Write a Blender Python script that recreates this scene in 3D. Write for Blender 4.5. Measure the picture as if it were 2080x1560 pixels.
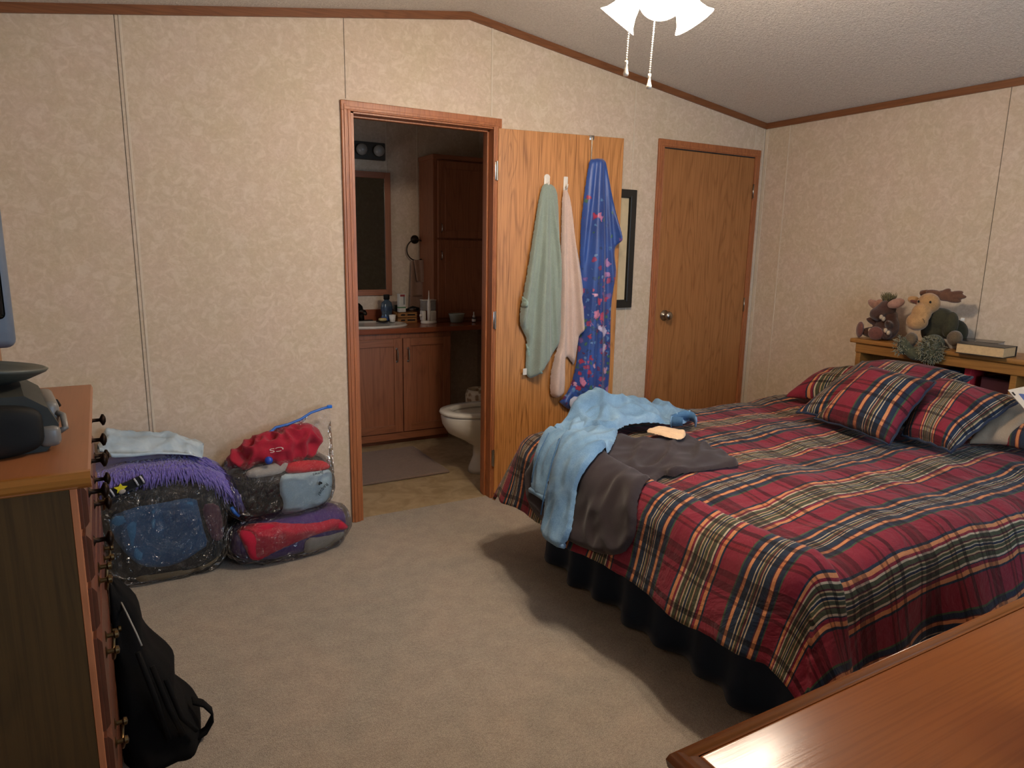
import bpy, bmesh, math, random
import numpy as np
from mathutils import Vector, Matrix, noise
from mathutils.geometry import delaunay_2d_cdt
for o in list(bpy.data.objects): bpy.data.objects.remove(o)
SC = bpy.context.scene; COL = SC.collection
random.seed(7)
# ------------------------------------------------------------ camera
CAMP = np.array([-0.94921, -3.32929, 1.40083])
CR = np.array([0.87159214, -0.48991006, 0.01775591]); CU = np.array([0.07888136, 0.17590011, 0.98124252]); CW = np.array([0.48384385, 0.85384266, -0.19195793])
FPX = 1401.324
cam_d = bpy.data.cameras.new('camera'); cam = bpy.data.objects.new('camera', cam_d); COL.objects.link(cam)
cam_d.sensor_width = 36; cam_d.lens = 36 * FPX / 2080; cam_d.clip_start = 0.02
M = Matrix(((CR[0], CU[0], -CW[0], CAMP[0]), (CR[1], CU[1], -CW[1], CAMP[1]), (CR[2], CU[2], -CW[2], CAMP[2]), (0, 0, 0, 1)))
cam.matrix_world = M; SC.camera = cam
# ------------------------------------------------------------ world, window daylight, exposure
W = bpy.data.worlds.new('world'); SC.world = W; W.use_nodes = True
W.node_tree.nodes['Background'].inputs[0].default_value = (0.55, 0.75, 1.0, 1); W.node_tree.nodes['Background'].inputs[1].default_value = 1.0
def area(name, loc, rot, sx, sy, e, col):
    l = bpy.data.lights.new(name, 'AREA'); l.shape = 'RECTANGLE'; l.size = sx; l.size_y = sy; l.energy = e; l.color = col
    o = bpy.data.objects.new(name, l); COL.objects.link(o); o.location = loc; o.rotation_euler = rot; return o
area('window_daylight', (0.9, -4.32, 1.45), (math.radians(-90), 0, math.pi), 1.5, 1.1, 30, (0.50, 0.72, 1.0)).rotation_euler = (math.radians(90), 0, 0)
area('bathroom_window_daylight', (-.53, 1.15, 1.35), (0, math.radians(-90), 0), .7, .5, 1.6, (0.95, 0.92, 1.0))
SC.view_settings.view_transform = 'Standard'; SC.view_settings.look = 'None'; SC.view_settings.gamma = 1; SC.view_settings.exposure = 0.5
LAMP_W = 19.0; LAMP_COL = (1.0, 0.84, 0.68)
# ------------------------------------------------------------ maths helpers
def at(px, py, **k):
    d = CR * (px - 1040) / FPX - CU * (py - 780) / FPX + CW
    (a, v), = k.items(); i = 'xyz'.index(a); t = (v - CAMP[i]) / d[i]
    return Vector(CAMP + t * d)
def projv(P):
    D = P - CAMP; z = D @ CW
    return np.stack([1040 + FPX * (D @ CR) / z, 780 - FPX * (D @ CU) / z], -1)
def inv(surf, px, py, rng, n=70):
    s0, s1, t0, t1 = rng
    for it in range(5):
        s = np.linspace(s0, s1, n); t = np.linspace(t0, t1, n); S, T = np.meshgrid(s, t)
        P = surf(S.ravel(), T.ravel()); e = projv(P) - np.array([px, py]); e2 = (e ** 2).sum(1)
        if it == 0:   # prefer the nearest sheet to the camera
            dd = ((P - CAMP) ** 2).sum(1); ok = e2 < max(e2.min() * 4, 150); e2 = np.where(ok, e2 + dd * 40, 1e12)
        k = e2.argmin(); a, b = S.ravel()[k], T.ravel()[k]; hs, ht = (s1 - s0) / n * 1.5, (t1 - t0) / n * 1.5
        s0, s1, t0, t1 = a - hs, a + hs, b - ht, b + ht; n = 14
    return (float(a), float(b))
# ------------------------------------------------------------ materials
MATS = {}
def srgb(c):
    if isinstance(c, str):
        c = [int(c[i:i + 2], 16) / 255 for i in (0, 2, 4)]
        c = [x / 12.92 if x <= .04045 else ((x + .055) / 1.055) ** 2.4 for x in c]
    return (*c[:3], 1)
class NT:
    def __init__(s, name):
        s.m = bpy.data.materials.new(name); s.m.use_nodes = True; s.t = s.m.node_tree; s.N = s.t.nodes
        s.b = s.N['Principled BSDF']; s.out = s.N['Material Output']
    def n(s, typ, **k):
        x = s.N.new(typ)
        for a, v in k.items(): setattr(x, a, v)
        return x
    def l(s, a, b): s.t.links.new(a, b)
    def coord(s, kind='Object', scale=(1, 1, 1), loc=(0, 0, 0), rot=(0, 0, 0)):
        c = s.n('ShaderNodeTexCoord'); m = s.n('ShaderNodeMapping'); s.l(c.outputs[kind], m.inputs[0])
        m.inputs['Scale'].default_value = scale; m.inputs['Location'].default_value = loc; m.inputs['Rotation'].default_value = rot
        return m.outputs[0]
    def noise(s, vec, scale, detail=3, dist=0, rough=.55):
        x = s.n('ShaderNodeTexNoise'); s.l(vec, x.inputs['Vector']); x.inputs['Scale'].default_value = scale
        x.inputs['Detail'].default_value = detail; x.inputs['Distortion'].default_value = dist; x.inputs['Roughness'].default_value = rough
        return x.outputs['Fac']
    def ramp(s, fac, stops, interp='LINEAR'):
        r = s.n('ShaderNodeValToRGB'); s.l(fac, r.inputs[0]); r.color_ramp.interpolation = interp
        e = r.color_ramp.elements
        while len(e) < len(stops): e.new(0.5)
        for el, (p, c) in zip(e, stops): el.position = p; el.color = srgb(c)
        return r.outputs[0]
    def mix(s, a, b, fac, mode='MIX'):
        x = s.n('ShaderNodeMix', data_type='RGBA', blend_type=mode)
        for sock, v in ((x.inputs[0], fac), (x.inputs[6], a), (x.inputs[7], b)):
            if hasattr(v, 'links') or isinstance(v, bpy.types.NodeSocket): s.l(v, sock)
            else: sock.default_value = v if isinstance(v, float) else srgb(v)
        return x.outputs[2]
    def math(s, op, a, b=0.0, clamp=False):
        x = s.n('ShaderNodeMath', operation=op); x.use_clamp = clamp
        for i, v in enumerate((a, b)):
            if isinstance(v, bpy.types.NodeSocket): s.l(v, x.inputs[i])
            else: x.inputs[i].default_value = v
        return x.outputs[0]
    def sep(s, v):
        x = s.n('ShaderNodeSeparateXYZ'); s.l(v, x.inputs[0]); return x.outputs
    def bump(s, fac, strength=.3, dist=.002):
        x = s.n('ShaderNodeBump'); s.l(fac, x.inputs['Height']); x.inputs['Strength'].default_value = strength; x.inputs['Distance'].default_value = dist
        s.l(x.outputs[0], s.b.inputs['Normal'])
    def fin(s, col=None, rough=.6, metal=0, spec=None, sheen=0):
        if col is not None:
            if isinstance(col, bpy.types.NodeSocket): s.l(col, s.b.inputs['Base Color'])
            else: s.b.inputs['Base Color'].default_value = srgb(col)
        s.b.inputs['Roughness'].default_value = rough; s.b.inputs['Metallic'].default_value = metal
        if spec is not None: s.b.inputs['Specular IOR Level'].default_value = spec
        if sheen: s.b.inputs['Sheen Weight'].default_value = sheen; s.b.inputs['Sheen Roughness'].default_value = .5
        return s.m
def plain(name, col, rough=.5, metal=0, var=.06, nscale=25, bump=0, spec=None, emis=0):
    if name in MATS: return MATS[name]
    t = NT(name); v = t.coord(); n = t.noise(v, nscale, 3); c = srgb(col)
    a = tuple(x * (1 - var) for x in c[:3]); b = tuple(min(1, x * (1 + var)) for x in c[:3])
    t.fin(t.ramp(n, [(.3, a), (.7, b)]), rough, metal, spec)
    if bump: t.bump(t.noise(v, nscale * 4, 3), bump, .003)
    if emis: t.b.inputs['Emission Color'].default_value = c; t.b.inputs['Emission Strength'].default_value = emis
    MATS[name] = t.m; return t.m
def fabric(name, col, weave=400, var=.12, bump=.25, wr=9, rough=.9, sheen=.15, fuzz=0):
    if name in MATS: return MATS[name]
    t = NT(name); v = t.coord(); n = t.noise(v, wr, 4, .6); n2 = t.noise(v, weave, 2); c = srgb(col)
    a = tuple(x * (1 - var) for x in c[:3]); b = tuple(min(1, x * (1 + var)) for x in c[:3])
    base = t.ramp(n, [(.3, a), (.7, b)]); c2 = t.mix(base, (0.5, 0.5, 0.5), .0)
    t.fin(t.mix(base, t.ramp(n2, [(.35, tuple(x * .75 for x in c[:3])), (.65, tuple(min(1, x * 1.2) for x in c[:3]))]), .45), rough, 0, .2, sheen)
    t.bump(t.math('ADD', t.math('MULTIPLY', n2, .35 + fuzz), n), bump, .004)
    MATS[name] = t.m; return t.m
def oak(name, light, dark, axis='z', rough=.45, width=.16, contrast=1.0, off=(0, 0, 0), lines=1.0):
    if name in MATS: return MATS[name]
    t = NT(name); k = {'x': 0, 'y': 1, 'z': 2}[axis]
    s1 = [1, 1, 1]; s1[k] = .05; s2 = [1, 1, 1]; s2[k] = .12; s3 = [1, 1, 1]; s3[k] = .018
    v1 = t.coord('Object', s1, off); v2 = t.coord('Object', s2, off); v3 = t.coord('Object', s3, off)
    big = t.noise(v2, 2.6 / width * .4, 2, .5)
    rings = t.math('FRACT', t.math('MULTIPLY', t.math('ADD', big, t.math('MULTIPLY', t.noise(v1, 22, 2), .05)), 16))
    ringc = t.ramp(rings, [(0, dark), (.16, light), (.75, light), (1, dark)])
    fine = t.noise(v3, 190, 3); pores = t.ramp(fine, [(.40, dark), (.53, light)])
    tone = t.ramp(t.noise(v1, 5, 2), [(.3, tuple(x * .88 for x in srgb(light)[:3])), (.7, light)])
    c = t.mix(tone, ringc, .55 * contrast * lines); c = t.mix(c, pores, .38 * contrast)
    t.fin(c, rough, 0, .4); t.bump(fine, .12, .001); MATS[name] = t.m; return t.m
def metal(name, col, rough=.3): return plain(name, col, rough, 1.0, .05)
def wallpaper():
    t = NT('mottled_cream_wallpaper'); v = t.coord()
    a = t.noise(v, 21, 5, 1.3, .62); b = t.noise(v, 60, 4, .6); c = t.noise(v, 4.0, 3)
    col = t.ramp(a, [(.36, 'bba78f'), (.5, 'c6b299'), (.60, 'd6c5b0'), (.7, 'dccdb9')])
    col = t.mix(col, t.ramp(b, [(.35, 'bda98d'), (.65, 'dccdb6')]), .35)
    col = t.mix(col, t.ramp(c, [(.35, 'c2b193'), (.65, 'cdb5a3')]), .35)
    m = t.fin(col, .62, 0, .3); t.bump(t.noise(v, 240, 2), .05, .001); return m
M_WALL = wallpaper()
def ceiling_mat():
    t = NT('textured_ceiling'); v = t.coord(); n = t.noise(v, 105, 4, .8, .65); n2 = t.noise(v, 48, 3, 1.2)
    m = t.fin(t.ramp(n, [(.3, 'd3cabd'), (.7, 'efe8dd')]), .9, 0, .2); t.bump(t.math('ADD', n, n2), .8, .012); return m
M_CEIL = ceiling_mat()
def carpet_mat():
    t = NT('worn_taupe_carpet'); v = t.coord(); a = t.noise(v, 330, 2); b = t.noise(v, 95, 4); c = t.noise(v, 2.1, 3, .8); d = t.noise(v, 14, 4)
    col = t.ramp(a, [(.36, '5f564a'), (.5, 'a09282'), (.64, 'dacfbe')])
    col = t.mix(col, t.ramp(b, [(.35, '786e61'), (.65, 'c2b5a3')]), .40)
    col = t.mix(col, t.ramp(c, [(.35, '8a877e'), (.65, 'b09c8a')]), .32)
    col = t.mix(col, t.ramp(d, [(.38, '8b7f71'), (.62, 'b5a896')]), .22)
    m = t.fin(col, 1.0, 0, .1, .2); t.bump(t.math('ADD', a, b), .8, .006); return m
M_CARPET = carpet_mat()
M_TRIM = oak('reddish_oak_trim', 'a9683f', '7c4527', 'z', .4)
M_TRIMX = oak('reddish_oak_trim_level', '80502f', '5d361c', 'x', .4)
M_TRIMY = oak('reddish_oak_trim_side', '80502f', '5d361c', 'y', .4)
M_DOOR = oak('golden_oak_door', 'c08449', '7d4b1d', 'z', .42, .17, 1.35)
M_DOOR2 = oak('brown_oak_door', 'a56f40', '77481f', 'z', .42, .2, 1.0, (3, 2, 1))
M_CAB = oak('vanity_oak', '9a6040', '6c4029', 'z', .45, .2, .8, (1, 5, 2))
M_CABX = oak('vanity_oak_level', '9a6040', '6c4029', 'x', .45, .2, .8, (1, 5, 2))
M_CTOP = oak('vanity_worktop_wood', '8a4a2c', '65331d', 'x', .25, .3, .5)
M_DRTOP = oak('polished_maple_dresser', '86481a', '65330e', 'x', .22, .5, .55, (2, 2, 0), .35)
M_DRDK = oak('dresser_dark_moulding', '5c3216', '3f200d', 'y', .25, .3, .5)
M_CHEST = oak('chest_walnut_side', '4b3619', '33230e', 'z', .45, .3, .9)
M_CHTOP = oak('chest_pine_top', '915c39', '784728', 'y', .35, .4, .4, (0, 0, 0), .5)
M_CHEDGE = oak('chest_top_edge', '9a6228', '6f4216', 'x', .3, .4, .6)
M_CHDRW = oak('chest_drawer_edge', '5b3220', '40200f', 'z', .4, .3, .6)
M_CHFACE = oak('chest_front_frame', 'b5714a', '8c5231', 'z', .4, .3, .5)
M_HEADB = oak('headboard_pine', '9a6a35', '6b451c', 'y', .35, .25, .8)
M_DARKGAP = plain('dark_gap', '17120e', .9)
M_BRASS = metal('aged_brass', '5d4a30', .4); M_IRON = metal('dark_iron', '2a201a', .5); M_NICKEL = metal('satin_nickel', 'a59d92', .28); M_BRONZE = metal('dark_bronze', '3b352e', .35)
M_WHITE = plain('white_plastic', 'd9d2c6', .35); M_PORC = plain('porcelain', 'cfc8ba', .12, 0, .02); M_BLACK = plain('black_plastic', '12110e', .7, 0, .06, 25, 0, .25)
def denim(name, c1, c2, c3):
    t = NT(name); v = t.coord(); u = t.coord('Object', (1, 1, 1), (0, 0, 0), (.6, .3, .5)); a = t.noise(v, 7, 4, .8); b = t.noise(u, 350, 2); c = t.noise(v, 60, 3)
    col = t.ramp(a, [(.3, c1), (.5, c2), (.72, c3)]); col = t.mix(col, t.ramp(b, [(.35, c1), (.65, c3)]), .3); col = t.mix(col, t.ramp(c, [(.35, c1), (.65, c2)]), .15)
    m = t.fin(col, .85, 0, .2, .1); t.bump(t.math('ADD', b, t.noise(v, 24, 3)), .3, .004); MATS[name] = m; return m
M_JEAN = denim('washed_blue_denim', '4a6d8e', '6b8fae', '90aec4'); M_JEAND = denim('mid_blue_denim', '31506f', '3f6486', '52789a')
def plaid(name, P=.43):
    """woven madras plaid from the UV map in metres: v carries the broad stripes, u the faint cross bands"""
    t = NT(name); c = t.n('ShaderNodeTexCoord'); x, y, z = t.sep(c.outputs['UV'])
    wob = t.math('MULTIPLY', t.math('SUBTRACT', t.noise(c.outputs['UV'], 6, 2), .5), .012)
    y = t.math('ADD', y, wob)
    fv = t.math('FRACT', t.math('DIVIDE', y, P)); fu = t.math('FRACT', t.math('DIVIDE', x, .30))
    R_, NV, OR, TN, OL, WH, DR, GR = '7a2030', '1e2a3c', 'c07f52', 'ab946f', '434632', 'b5a58a', '4e1e28', '3d4e36'
    def seq(items):
        tot = sum(w for _, w in items); p = 0; r = []
        for col, w in items: r.append((p / tot, col)); p += w
        return r
    # ramps hold at most 32 stops: the repeat is split in two halves
    A = seq([(R_, 38), (GR, 5), (NV, 16), (DR, 4), (OR, 11), (DR, 4), (NV, 20), (WH, 4), (NV, 5), (TN, 3), (DR, 5), (OL, 7), (TN, 3), (NV, 7), (WH, 4), (NV, 19), (OR, 11), (DR, 4), (NV, 15), (GR, 5), (R_, 38)])
    B = seq([(R_, 38), (NV, 7), (OR, 12), (R_, 9), (NV, 3), (WH, 6), (OL, 13), (DR, 3), (TN, 4), (OL, 9), (TN, 3), (NV, 7), (WH, 3), (OL, 8), (TN, 4), (DR, 4), (OL, 12), (WH, 6), (R_, 9), (OR, 12), (NV, 8), (R_, 38)])
    f2 = t.math('MULTIPLY', fv, 2.0); ca = t.ramp(t.math('FRACT', f2), A, 'CONSTANT'); cb = t.ramp(t.math('FRACT', f2), B, 'CONSTANT')
    col = t.mix(ca, cb, t.math('GREATER_THAN', fv, .5))
    cross = t.ramp(fu, seq([('ffffff', 30), ('9a8a92', 4), ('ffffff', 6), ('8a7a80', 10), ('c4b4b6', 6), ('8f8084', 8), ('ffffff', 26), ('a08a88', 3), ('f0d8c8', 5), ('907a80', 3), ('ffffff', 12), ('6f6470', 7)]), 'CONSTANT')
    col = t.mix(col, cross, .78, 'MULTIPLY')
    col = t.mix(col, t.ramp(t.noise(c.outputs['UV'], 500, 2), [(.3, '7a6a6a'), (.7, 'ffffff')]), .25, 'MULTIPLY')
    m = t.fin(col, .85, 0, .2, .1); v = t.coord(); t.bump(t.math('ADD', t.noise(v, 9, 4, 1.0), t.math('MULTIPLY', t.noise(v, 40, 2), .2)), .6, .02); MATS[name] = m; return m
M_PLAID = plaid('red_navy_plaid_cotton')
def plastic_film(name, tint='ffffff', k=.10, glo=1.0):
    t = NT(name); v = t.coord(); n1 = t.noise(v, 9, 3, 2.2, .5); n2 = t.noise(t.coord('Object', (1, 1, .35), (0, 0, 0), (.3, .9, .2)), 20, 2, 1.5)
    bmp = t.n('ShaderNodeBump'); t.l(t.math('ADD', n1, n2), bmp.inputs['Height']); bmp.inputs['Strength'].default_value = 1.0; bmp.inputs['Distance'].default_value = .07
    tr = t.n('ShaderNodeBsdfTransparent'); tr.inputs[0].default_value = srgb(tint); gl = t.n('ShaderNodeBsdfGlossy'); gl.inputs['Roughness'].default_value = .13; gl.inputs[0].default_value = (1, 1, 1, 1)
    df = t.n('ShaderNodeBsdfDiffuse'); df.inputs[0].default_value = srgb('d8d2ca')
    lw = t.n('ShaderNodeFresnel'); lw.inputs[0].default_value = 1.45; t.l(bmp.outputs[0], gl.inputs['Normal'])
    m0 = t.n('ShaderNodeMixShader'); m0.inputs[0].default_value = k; t.l(tr.outputs[0], m0.inputs[1]); t.l(df.outputs[0], m0.inputs[2])
    m1 = t.n('ShaderNodeMixShader'); t.l(t.math('ADD', t.math('MULTIPLY', lw.outputs[0], .8 * glo, True), .05), m1.inputs[0]); t.l(m0.outputs[0], m1.inputs[1]); t.l(gl.outputs[0], m1.inputs[2])
    t.l(m1.outputs[0], t.out.inputs[0]); MATS[name] = t.m; return t.m
M_FILM = plastic_film('clear_plastic_film', 'ffffff', .02, 1.0)
# ------------------------------------------------------------ object helpers
def tag(o, label=None, cat=None, group=None, kind=None):
    if label: o['label'] = label
    if cat: o['category'] = cat
    if group: o['group'] = group
    if kind: o['kind'] = kind
    return o
def empty(name, loc, rz=0, **k):
    o = bpy.data.objects.new(name, None); COL.objects.link(o); o.location = loc; o.rotation_euler = (0, 0, rz); o.empty_display_size = .05
    return tag(o, **k)
class MB:
    def __init__(s): s.bm = bmesh.new()
    def _xf(s, vs, m):
        for v in vs: v.co = m @ v.co
        return s
    def box(s, lo, hi, bev=0, seg=2, m=None):
        r = bmesh.ops.create_cube(s.bm, size=1); vs = r['verts']
        for v in vs:
            v.co = Vector([lo[i] + (v.co[i] + .5) * (hi[i] - lo[i]) for i in range(3)])
            if m: v.co = m @ v.co
        if bev:
            es = {e for v in vs for e in v.link_edges}; bmesh.ops.bevel(s.bm, geom=list(es), offset=bev, segments=seg, affect='EDGES', profile=.5)
        return s
    def lathe(s, prof, seg=28, m=None, close=False):
        rings = []
        for r, z in prof:
            if r < 1e-6: rings.append([s.bm.verts.new((0, 0, z))])
            else: rings.append([s.bm.verts.new((r * math.cos(2 * math.pi * k / seg), r * math.sin(2 * math.pi * k / seg), z)) for k in range(seg)])
        for A, B in zip(rings, rings[1:]):
            for k in range(seg):
                q = [A[k % len(A)], A[(k + 1) % len(A)], B[(k + 1) % len(B)], B[k % len(B)]]; q2 = []
                for v in q:
                    if v not in q2: q2.append(v)
                if len(q2) > 2: s.bm.faces.new(q2)
        if m: s._xf([v for r_ in rings for v in r_], m)
        return s
    def tube(s, pts, r, seg=8, m=None, cap=True):
        pts = [Vector(p) for p in pts]; n = len(pts); rs = r if isinstance(r, (list, tuple)) else [r] * n
        up = Vector((0, 0, 1)); rings = []; prev = None
        for i, p in enumerate(pts):
            d = (pts[min(i + 1, n - 1)] - pts[max(i - 1, 0)]).normalized()
            a = prev if prev is not None else (up if abs(d.dot(up)) < .9 else Vector((1, 0, 0)))
            x = (a - d * a.dot(d)).normalized(); prev = x; y = d.cross(x)
            rings.append([s.bm.verts.new(p + (x * math.cos(2 * math.pi * k / seg) + y * math.sin(2 * math.pi * k / seg)) * rs[i]) for k in range(seg)])
        for A, B in zip(rings, rings[1:]):
            for k in range(seg): s.bm.faces.new((A[k], A[(k + 1) % seg], B[(k + 1) % seg], B[k]))
        if cap: s.bm.faces.new(rings[0][::-1]); s.bm.faces.new(rings[-1])
        if m: s._xf([v for r_ in rings for v in r_], m)
        return s
    def prism(s, poly, axis, a, b_, m=None):
        """extrude a 2-D polygon along an axis; poly holds the two other coordinates in xyz order"""
        def P(u, v, w): return {'x': (w, u, v), 'y': (u, w, v), 'z': (u, v, w)}[axis]
        A = [s.bm.verts.new(P(u, v, a)) for u, v in poly]; B = [s.bm.verts.new(P(u, v, b_)) for u, v in poly]; n = len(poly)
        s.bm.faces.new(A); s.bm.faces.new(B[::-1])
        for k in range(n): s.bm.faces.new((A[k], B[k], B[(k + 1) % n], A[(k + 1) % n]))
        if m: s._xf(A + B, m)
        return s
    def ell(s, c, r, m=None, sub=3, place=False):
        rr = bmesh.ops.create_icosphere(s.bm, subdivisions=sub, radius=1)
        mm = (m if (m and place) else Matrix()) @ Matrix.Translation(c) @ (m if (m and not place) else Matrix()) @ Matrix.Diagonal((*r, 1))
        bmesh.ops.transform(s.bm, matrix=mm, verts=rr['verts']); return s
    def build(s, name, mt, parent=None, smooth=False, label=None, cat=None, group=None, kind=None, normals=True):
        if normals: bmesh.ops.recalc_face_normals(s.bm, faces=s.bm.faces)
        me = bpy.data.meshes.new(name); s.bm.to_mesh(me); s.bm.free(); o = bpy.data.objects.new(name, me); COL.objects.link(o)
        me.materials.append(mt)
        if smooth:
            for p in me.polygons: p.use_smooth = True
            if smooth == 'auto':
                me.polygons.foreach_set('use_smooth', [True] * len(me.polygons))
                try: me.set_sharp_from_angle(angle=math.radians(40))
                except Exception: pass
        if parent: o.parent = parent
        return tag(o, label, cat, group, kind)
def R(ax, deg): return Matrix.Rotation(math.radians(deg), 4, ax)
def T(*v): return Matrix.Translation(Vector(v[0]) if len(v) == 1 else Vector(v))
def mesh_obj(name, vs, fs, mt, parent=None, uv=None, smooth=True, **k):
    me = bpy.data.meshes.new(name); me.from_pydata([tuple(v) for v in vs], [], fs); me.materials.append(mt)
    if uv is not None:
        l = me.uv_layers.new(name='UVMap'); vi = np.zeros(len(me.loops), int); me.loops.foreach_get('vertex_index', vi)
        l.data.foreach_set('uv', np.asarray(uv, float)[vi].ravel())
    if smooth: me.polygons.foreach_set('use_smooth', [True] * len(me.polygons))
    me.update(); o = bpy.data.objects.new(name, me); COL.objects.link(o)
    if parent: o.parent = parent
    return tag(o, **k)
def grid_faces(nu, nv): return [(i * nv + j, (i + 1) * nv + j, (i + 1) * nv + j + 1, i * nv + j + 1) for i in range(nu - 1) for j in range(nv - 1)]
def thick(o, t, off=-1):
    m = o.modifiers.new('thickness', 'SOLIDIFY'); m.thickness = t; m.offset = off; return o
def chaikin(p, n=2):
    for _ in range(n):
        q = []
        for a, b in zip(p, p[1:] + p[:1]): q += [(a[0] * .75 + b[0] * .25, a[1] * .75 + b[1] * .25), (a[0] * .25 + b[0] * .75, a[1] * .25 + b[1] * .75)]
        p = q
    return p
def resample(poly, step):
    out = []
    for a, b in zip(poly, poly[1:] + poly[:1]):
        L = math.hypot(b[0] - a[0], b[1] - a[1]); k = max(1, int(round(L / step)))
        for i in range(k): out.append((a[0] + (b[0] - a[0]) * i / k, a[1] + (b[1] - a[1]) * i / k))
    return out
def inside(P, poly):
    x, y = P[:, 0], P[:, 1]; r = np.zeros(len(P), bool); n = len(poly); j = n - 1
    for i in range(n):
        xi, yi = poly[i]; xj, yj = poly[j]
        c = ((yi > y) != (yj > y)) & (x < (xj - xi) * (y - yi) / (yj - yi + 1e-12) + xi); r ^= c; j = i
    return r
def bdist(P, poly):
    d = np.full(len(P), 1e9); A = np.array(poly); B = np.roll(A, -1, 0)
    for a, b in zip(A, B):
        ab = b - a; t = np.clip(((P - a) @ ab) / (ab @ ab + 1e-12), 0, 1); q = a + t[:, None] * ab
        d = np.minimum(d, np.hypot(*(P - q).T))
    return d
def NZ(x, y, z=0): return noise.noise((x, y, z))
def patch(name, outline, surf, mt, step=.012, h=.012, edge=.014, wr=.008, fx=8, fy=8, base=.003, hfun=None, smooth=1, flip=False, seed=0, soft=2, **k):
    """a piece of cloth lying on a parametric surface: outline in (s,t), raised along the surface normal, wrinkled"""
    ol = chaikin([tuple(p) for p in outline], smooth) if smooth else [tuple(p) for p in outline]
    ol = resample(ol, step); A = np.array(ol)
    lo, hi = A.min(0), A.max(0); gx = np.arange(lo[0], hi[0], step); gy = np.arange(lo[1], hi[1], step * .87)
    G = np.array([(x + (step / 2 if j % 2 else 0), y) for j, y in enumerate(gy) for x in gx]); G = G[inside(G, ol)]
    if len(G): G = G[bdist(G, ol) > step * .6]
    V2 = [Vector(p) for p in ol] + [Vector(p) for p in G]; n = len(ol)
    r = delaunay_2d_cdt(V2, [], [list(range(n))], 1, 1e-6)
    Q = np.array([tuple(v) for v in r[0]]); fs = [tuple(f) for f in r[2]]
    root = list(range(len(Q)))            # keep the largest connected sheet only
    def find(i):
        while root[i] != i: root[i] = root[root[i]]; i = root[i]
        return i
    for f in fs:
        for v in f[1:]: root[find(f[0])] = find(v)
    cnt = {}
    for f in fs: cnt[find(f[0])] = cnt.get(find(f[0]), 0) + 1
    best = max(cnt, key=cnt.get); fs = [f for f in fs if find(f[0]) == best]; used = sorted({v for f in fs for v in f}); mp = {v: i for i, v in enumerate(used)}
    Q = Q[used]; fs = [tuple(mp[v] for v in f) for f in fs]
    d = bdist(Q, ol); e = 1e-3; P = surf(Q[:, 0], Q[:, 1]); Ps = surf(Q[:, 0] + e, Q[:, 1]) - surf(Q[:, 0] - e, Q[:, 1]); Pt = surf(Q[:, 0], Q[:, 1] + e) - surf(Q[:, 0], Q[:, 1] - e)
    N = np.cross(Ps, Pt); N /= np.linalg.norm(N, axis=1)[:, None] + 1e-12
    toC = CAMP - P; sgn = np.sign((N * toC).sum(1)); N *= (np.sign(np.sum(sgn)) or 1)
    q = np.clip(d / edge, 0, 1); H = base + h * np.sqrt(np.clip(1 - (1 - q) ** 2, 0, 1))
    for i, (s, t) in enumerate(Q):
        w = NZ(s * fx + seed, t * fy, seed * 1.7); w2 = NZ(s * fx * 2.3 - seed, t * fy * 2.3, 5 + seed)
        H[i] += q[i] * wr * ((1 - abs(w) * 2.4) + .5 * w2)
        if hfun: H[i] += hfun(s, t) * q[i]
    P = P + N * H[:, None]
    o = mesh_obj(name, P, fs, mt, uv=Q, **k); sm = o.modifiers.new('soft', 'SMOOTH'); sm.factor = .5; sm.iterations = soft
    return o
def superell(c, abc, n=3.0, rz=0, tilt=0):
    Mx = np.array((Matrix.Rotation(rz, 3, 'Z') @ Matrix.Rotation(tilt, 3, 'X'))); c = np.array(c); a, b, cc = abc
    def surf(s, t):
        q = np.clip(np.abs(s / a) ** n + np.abs(t / cc) ** n, 0, 1); y = -b * (1 - q) ** (1 / n)
        over = np.maximum(np.abs(s / a) ** n + np.abs(t / cc) ** n, 1) ** (1 / n)
        return np.stack([s / over, y, t / over], -1) @ Mx.T + c
    return surf
def lump(name, c, abc, mt, n=3.0, rz=0, tilt=0, seg=56, wr=.012, f=9, seed=0, pleat=0, floor=None, parent=None, smooth=True, **k):
    """closed rounded pillow-like solid with wrinkles"""
    vs = []; fs = []; nu, nv = seg, seg // 2; Mx = Matrix.Rotation(rz, 3, 'Z') @ Matrix.Rotation(tilt, 3, 'X'); C = Vector(c)
    sg = lambda v, p: math.copysign(abs(v) ** p, v)
    for j in range(nv + 1):
        ph = -math.pi / 2 + math.pi * j / nv
        for i in range(nu):
            th = 2 * math.pi * i / nu; d = Vector((sg(math.cos(ph), 2 / n) * sg(math.cos(th), 2 / n) * abc[0], sg(math.cos(ph), 2 / n) * sg(math.sin(th), 2 / n) * abc[1], sg(math.sin(ph), 2 / n) * abc[2]))
            w = NZ(d.x * f + seed, d.y * f, d.z * f * (2.5 if pleat else 1)); nn = Vector((d.x / abc[0] ** 2, d.y / abc[1] ** 2, d.z / abc[2] ** 2)).normalized()
            p = C + Mx @ (d + nn * wr * (1 - 2.2 * abs(w)))
            if floor is not None and p.z < floor: p.z = floor
            vs.append(p)
    for j in range(nv):
        for i in range(nu): fs.append((j * nu + i, j * nu + (i + 1) % nu, (j + 1) * nu + (i + 1) % nu, (j + 1) * nu + i))
    o = mesh_obj(name, vs, fs, mt, parent, smooth=smooth, **k)
    bm = bmesh.new(); bm.from_mesh(o.data); bmesh.ops.remove_doubles(bm, verts=bm.verts, dist=1e-5); bmesh.ops.recalc_face_normals(bm, faces=bm.faces); bm.to_mesh(o.data); bm.free(); return o
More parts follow.
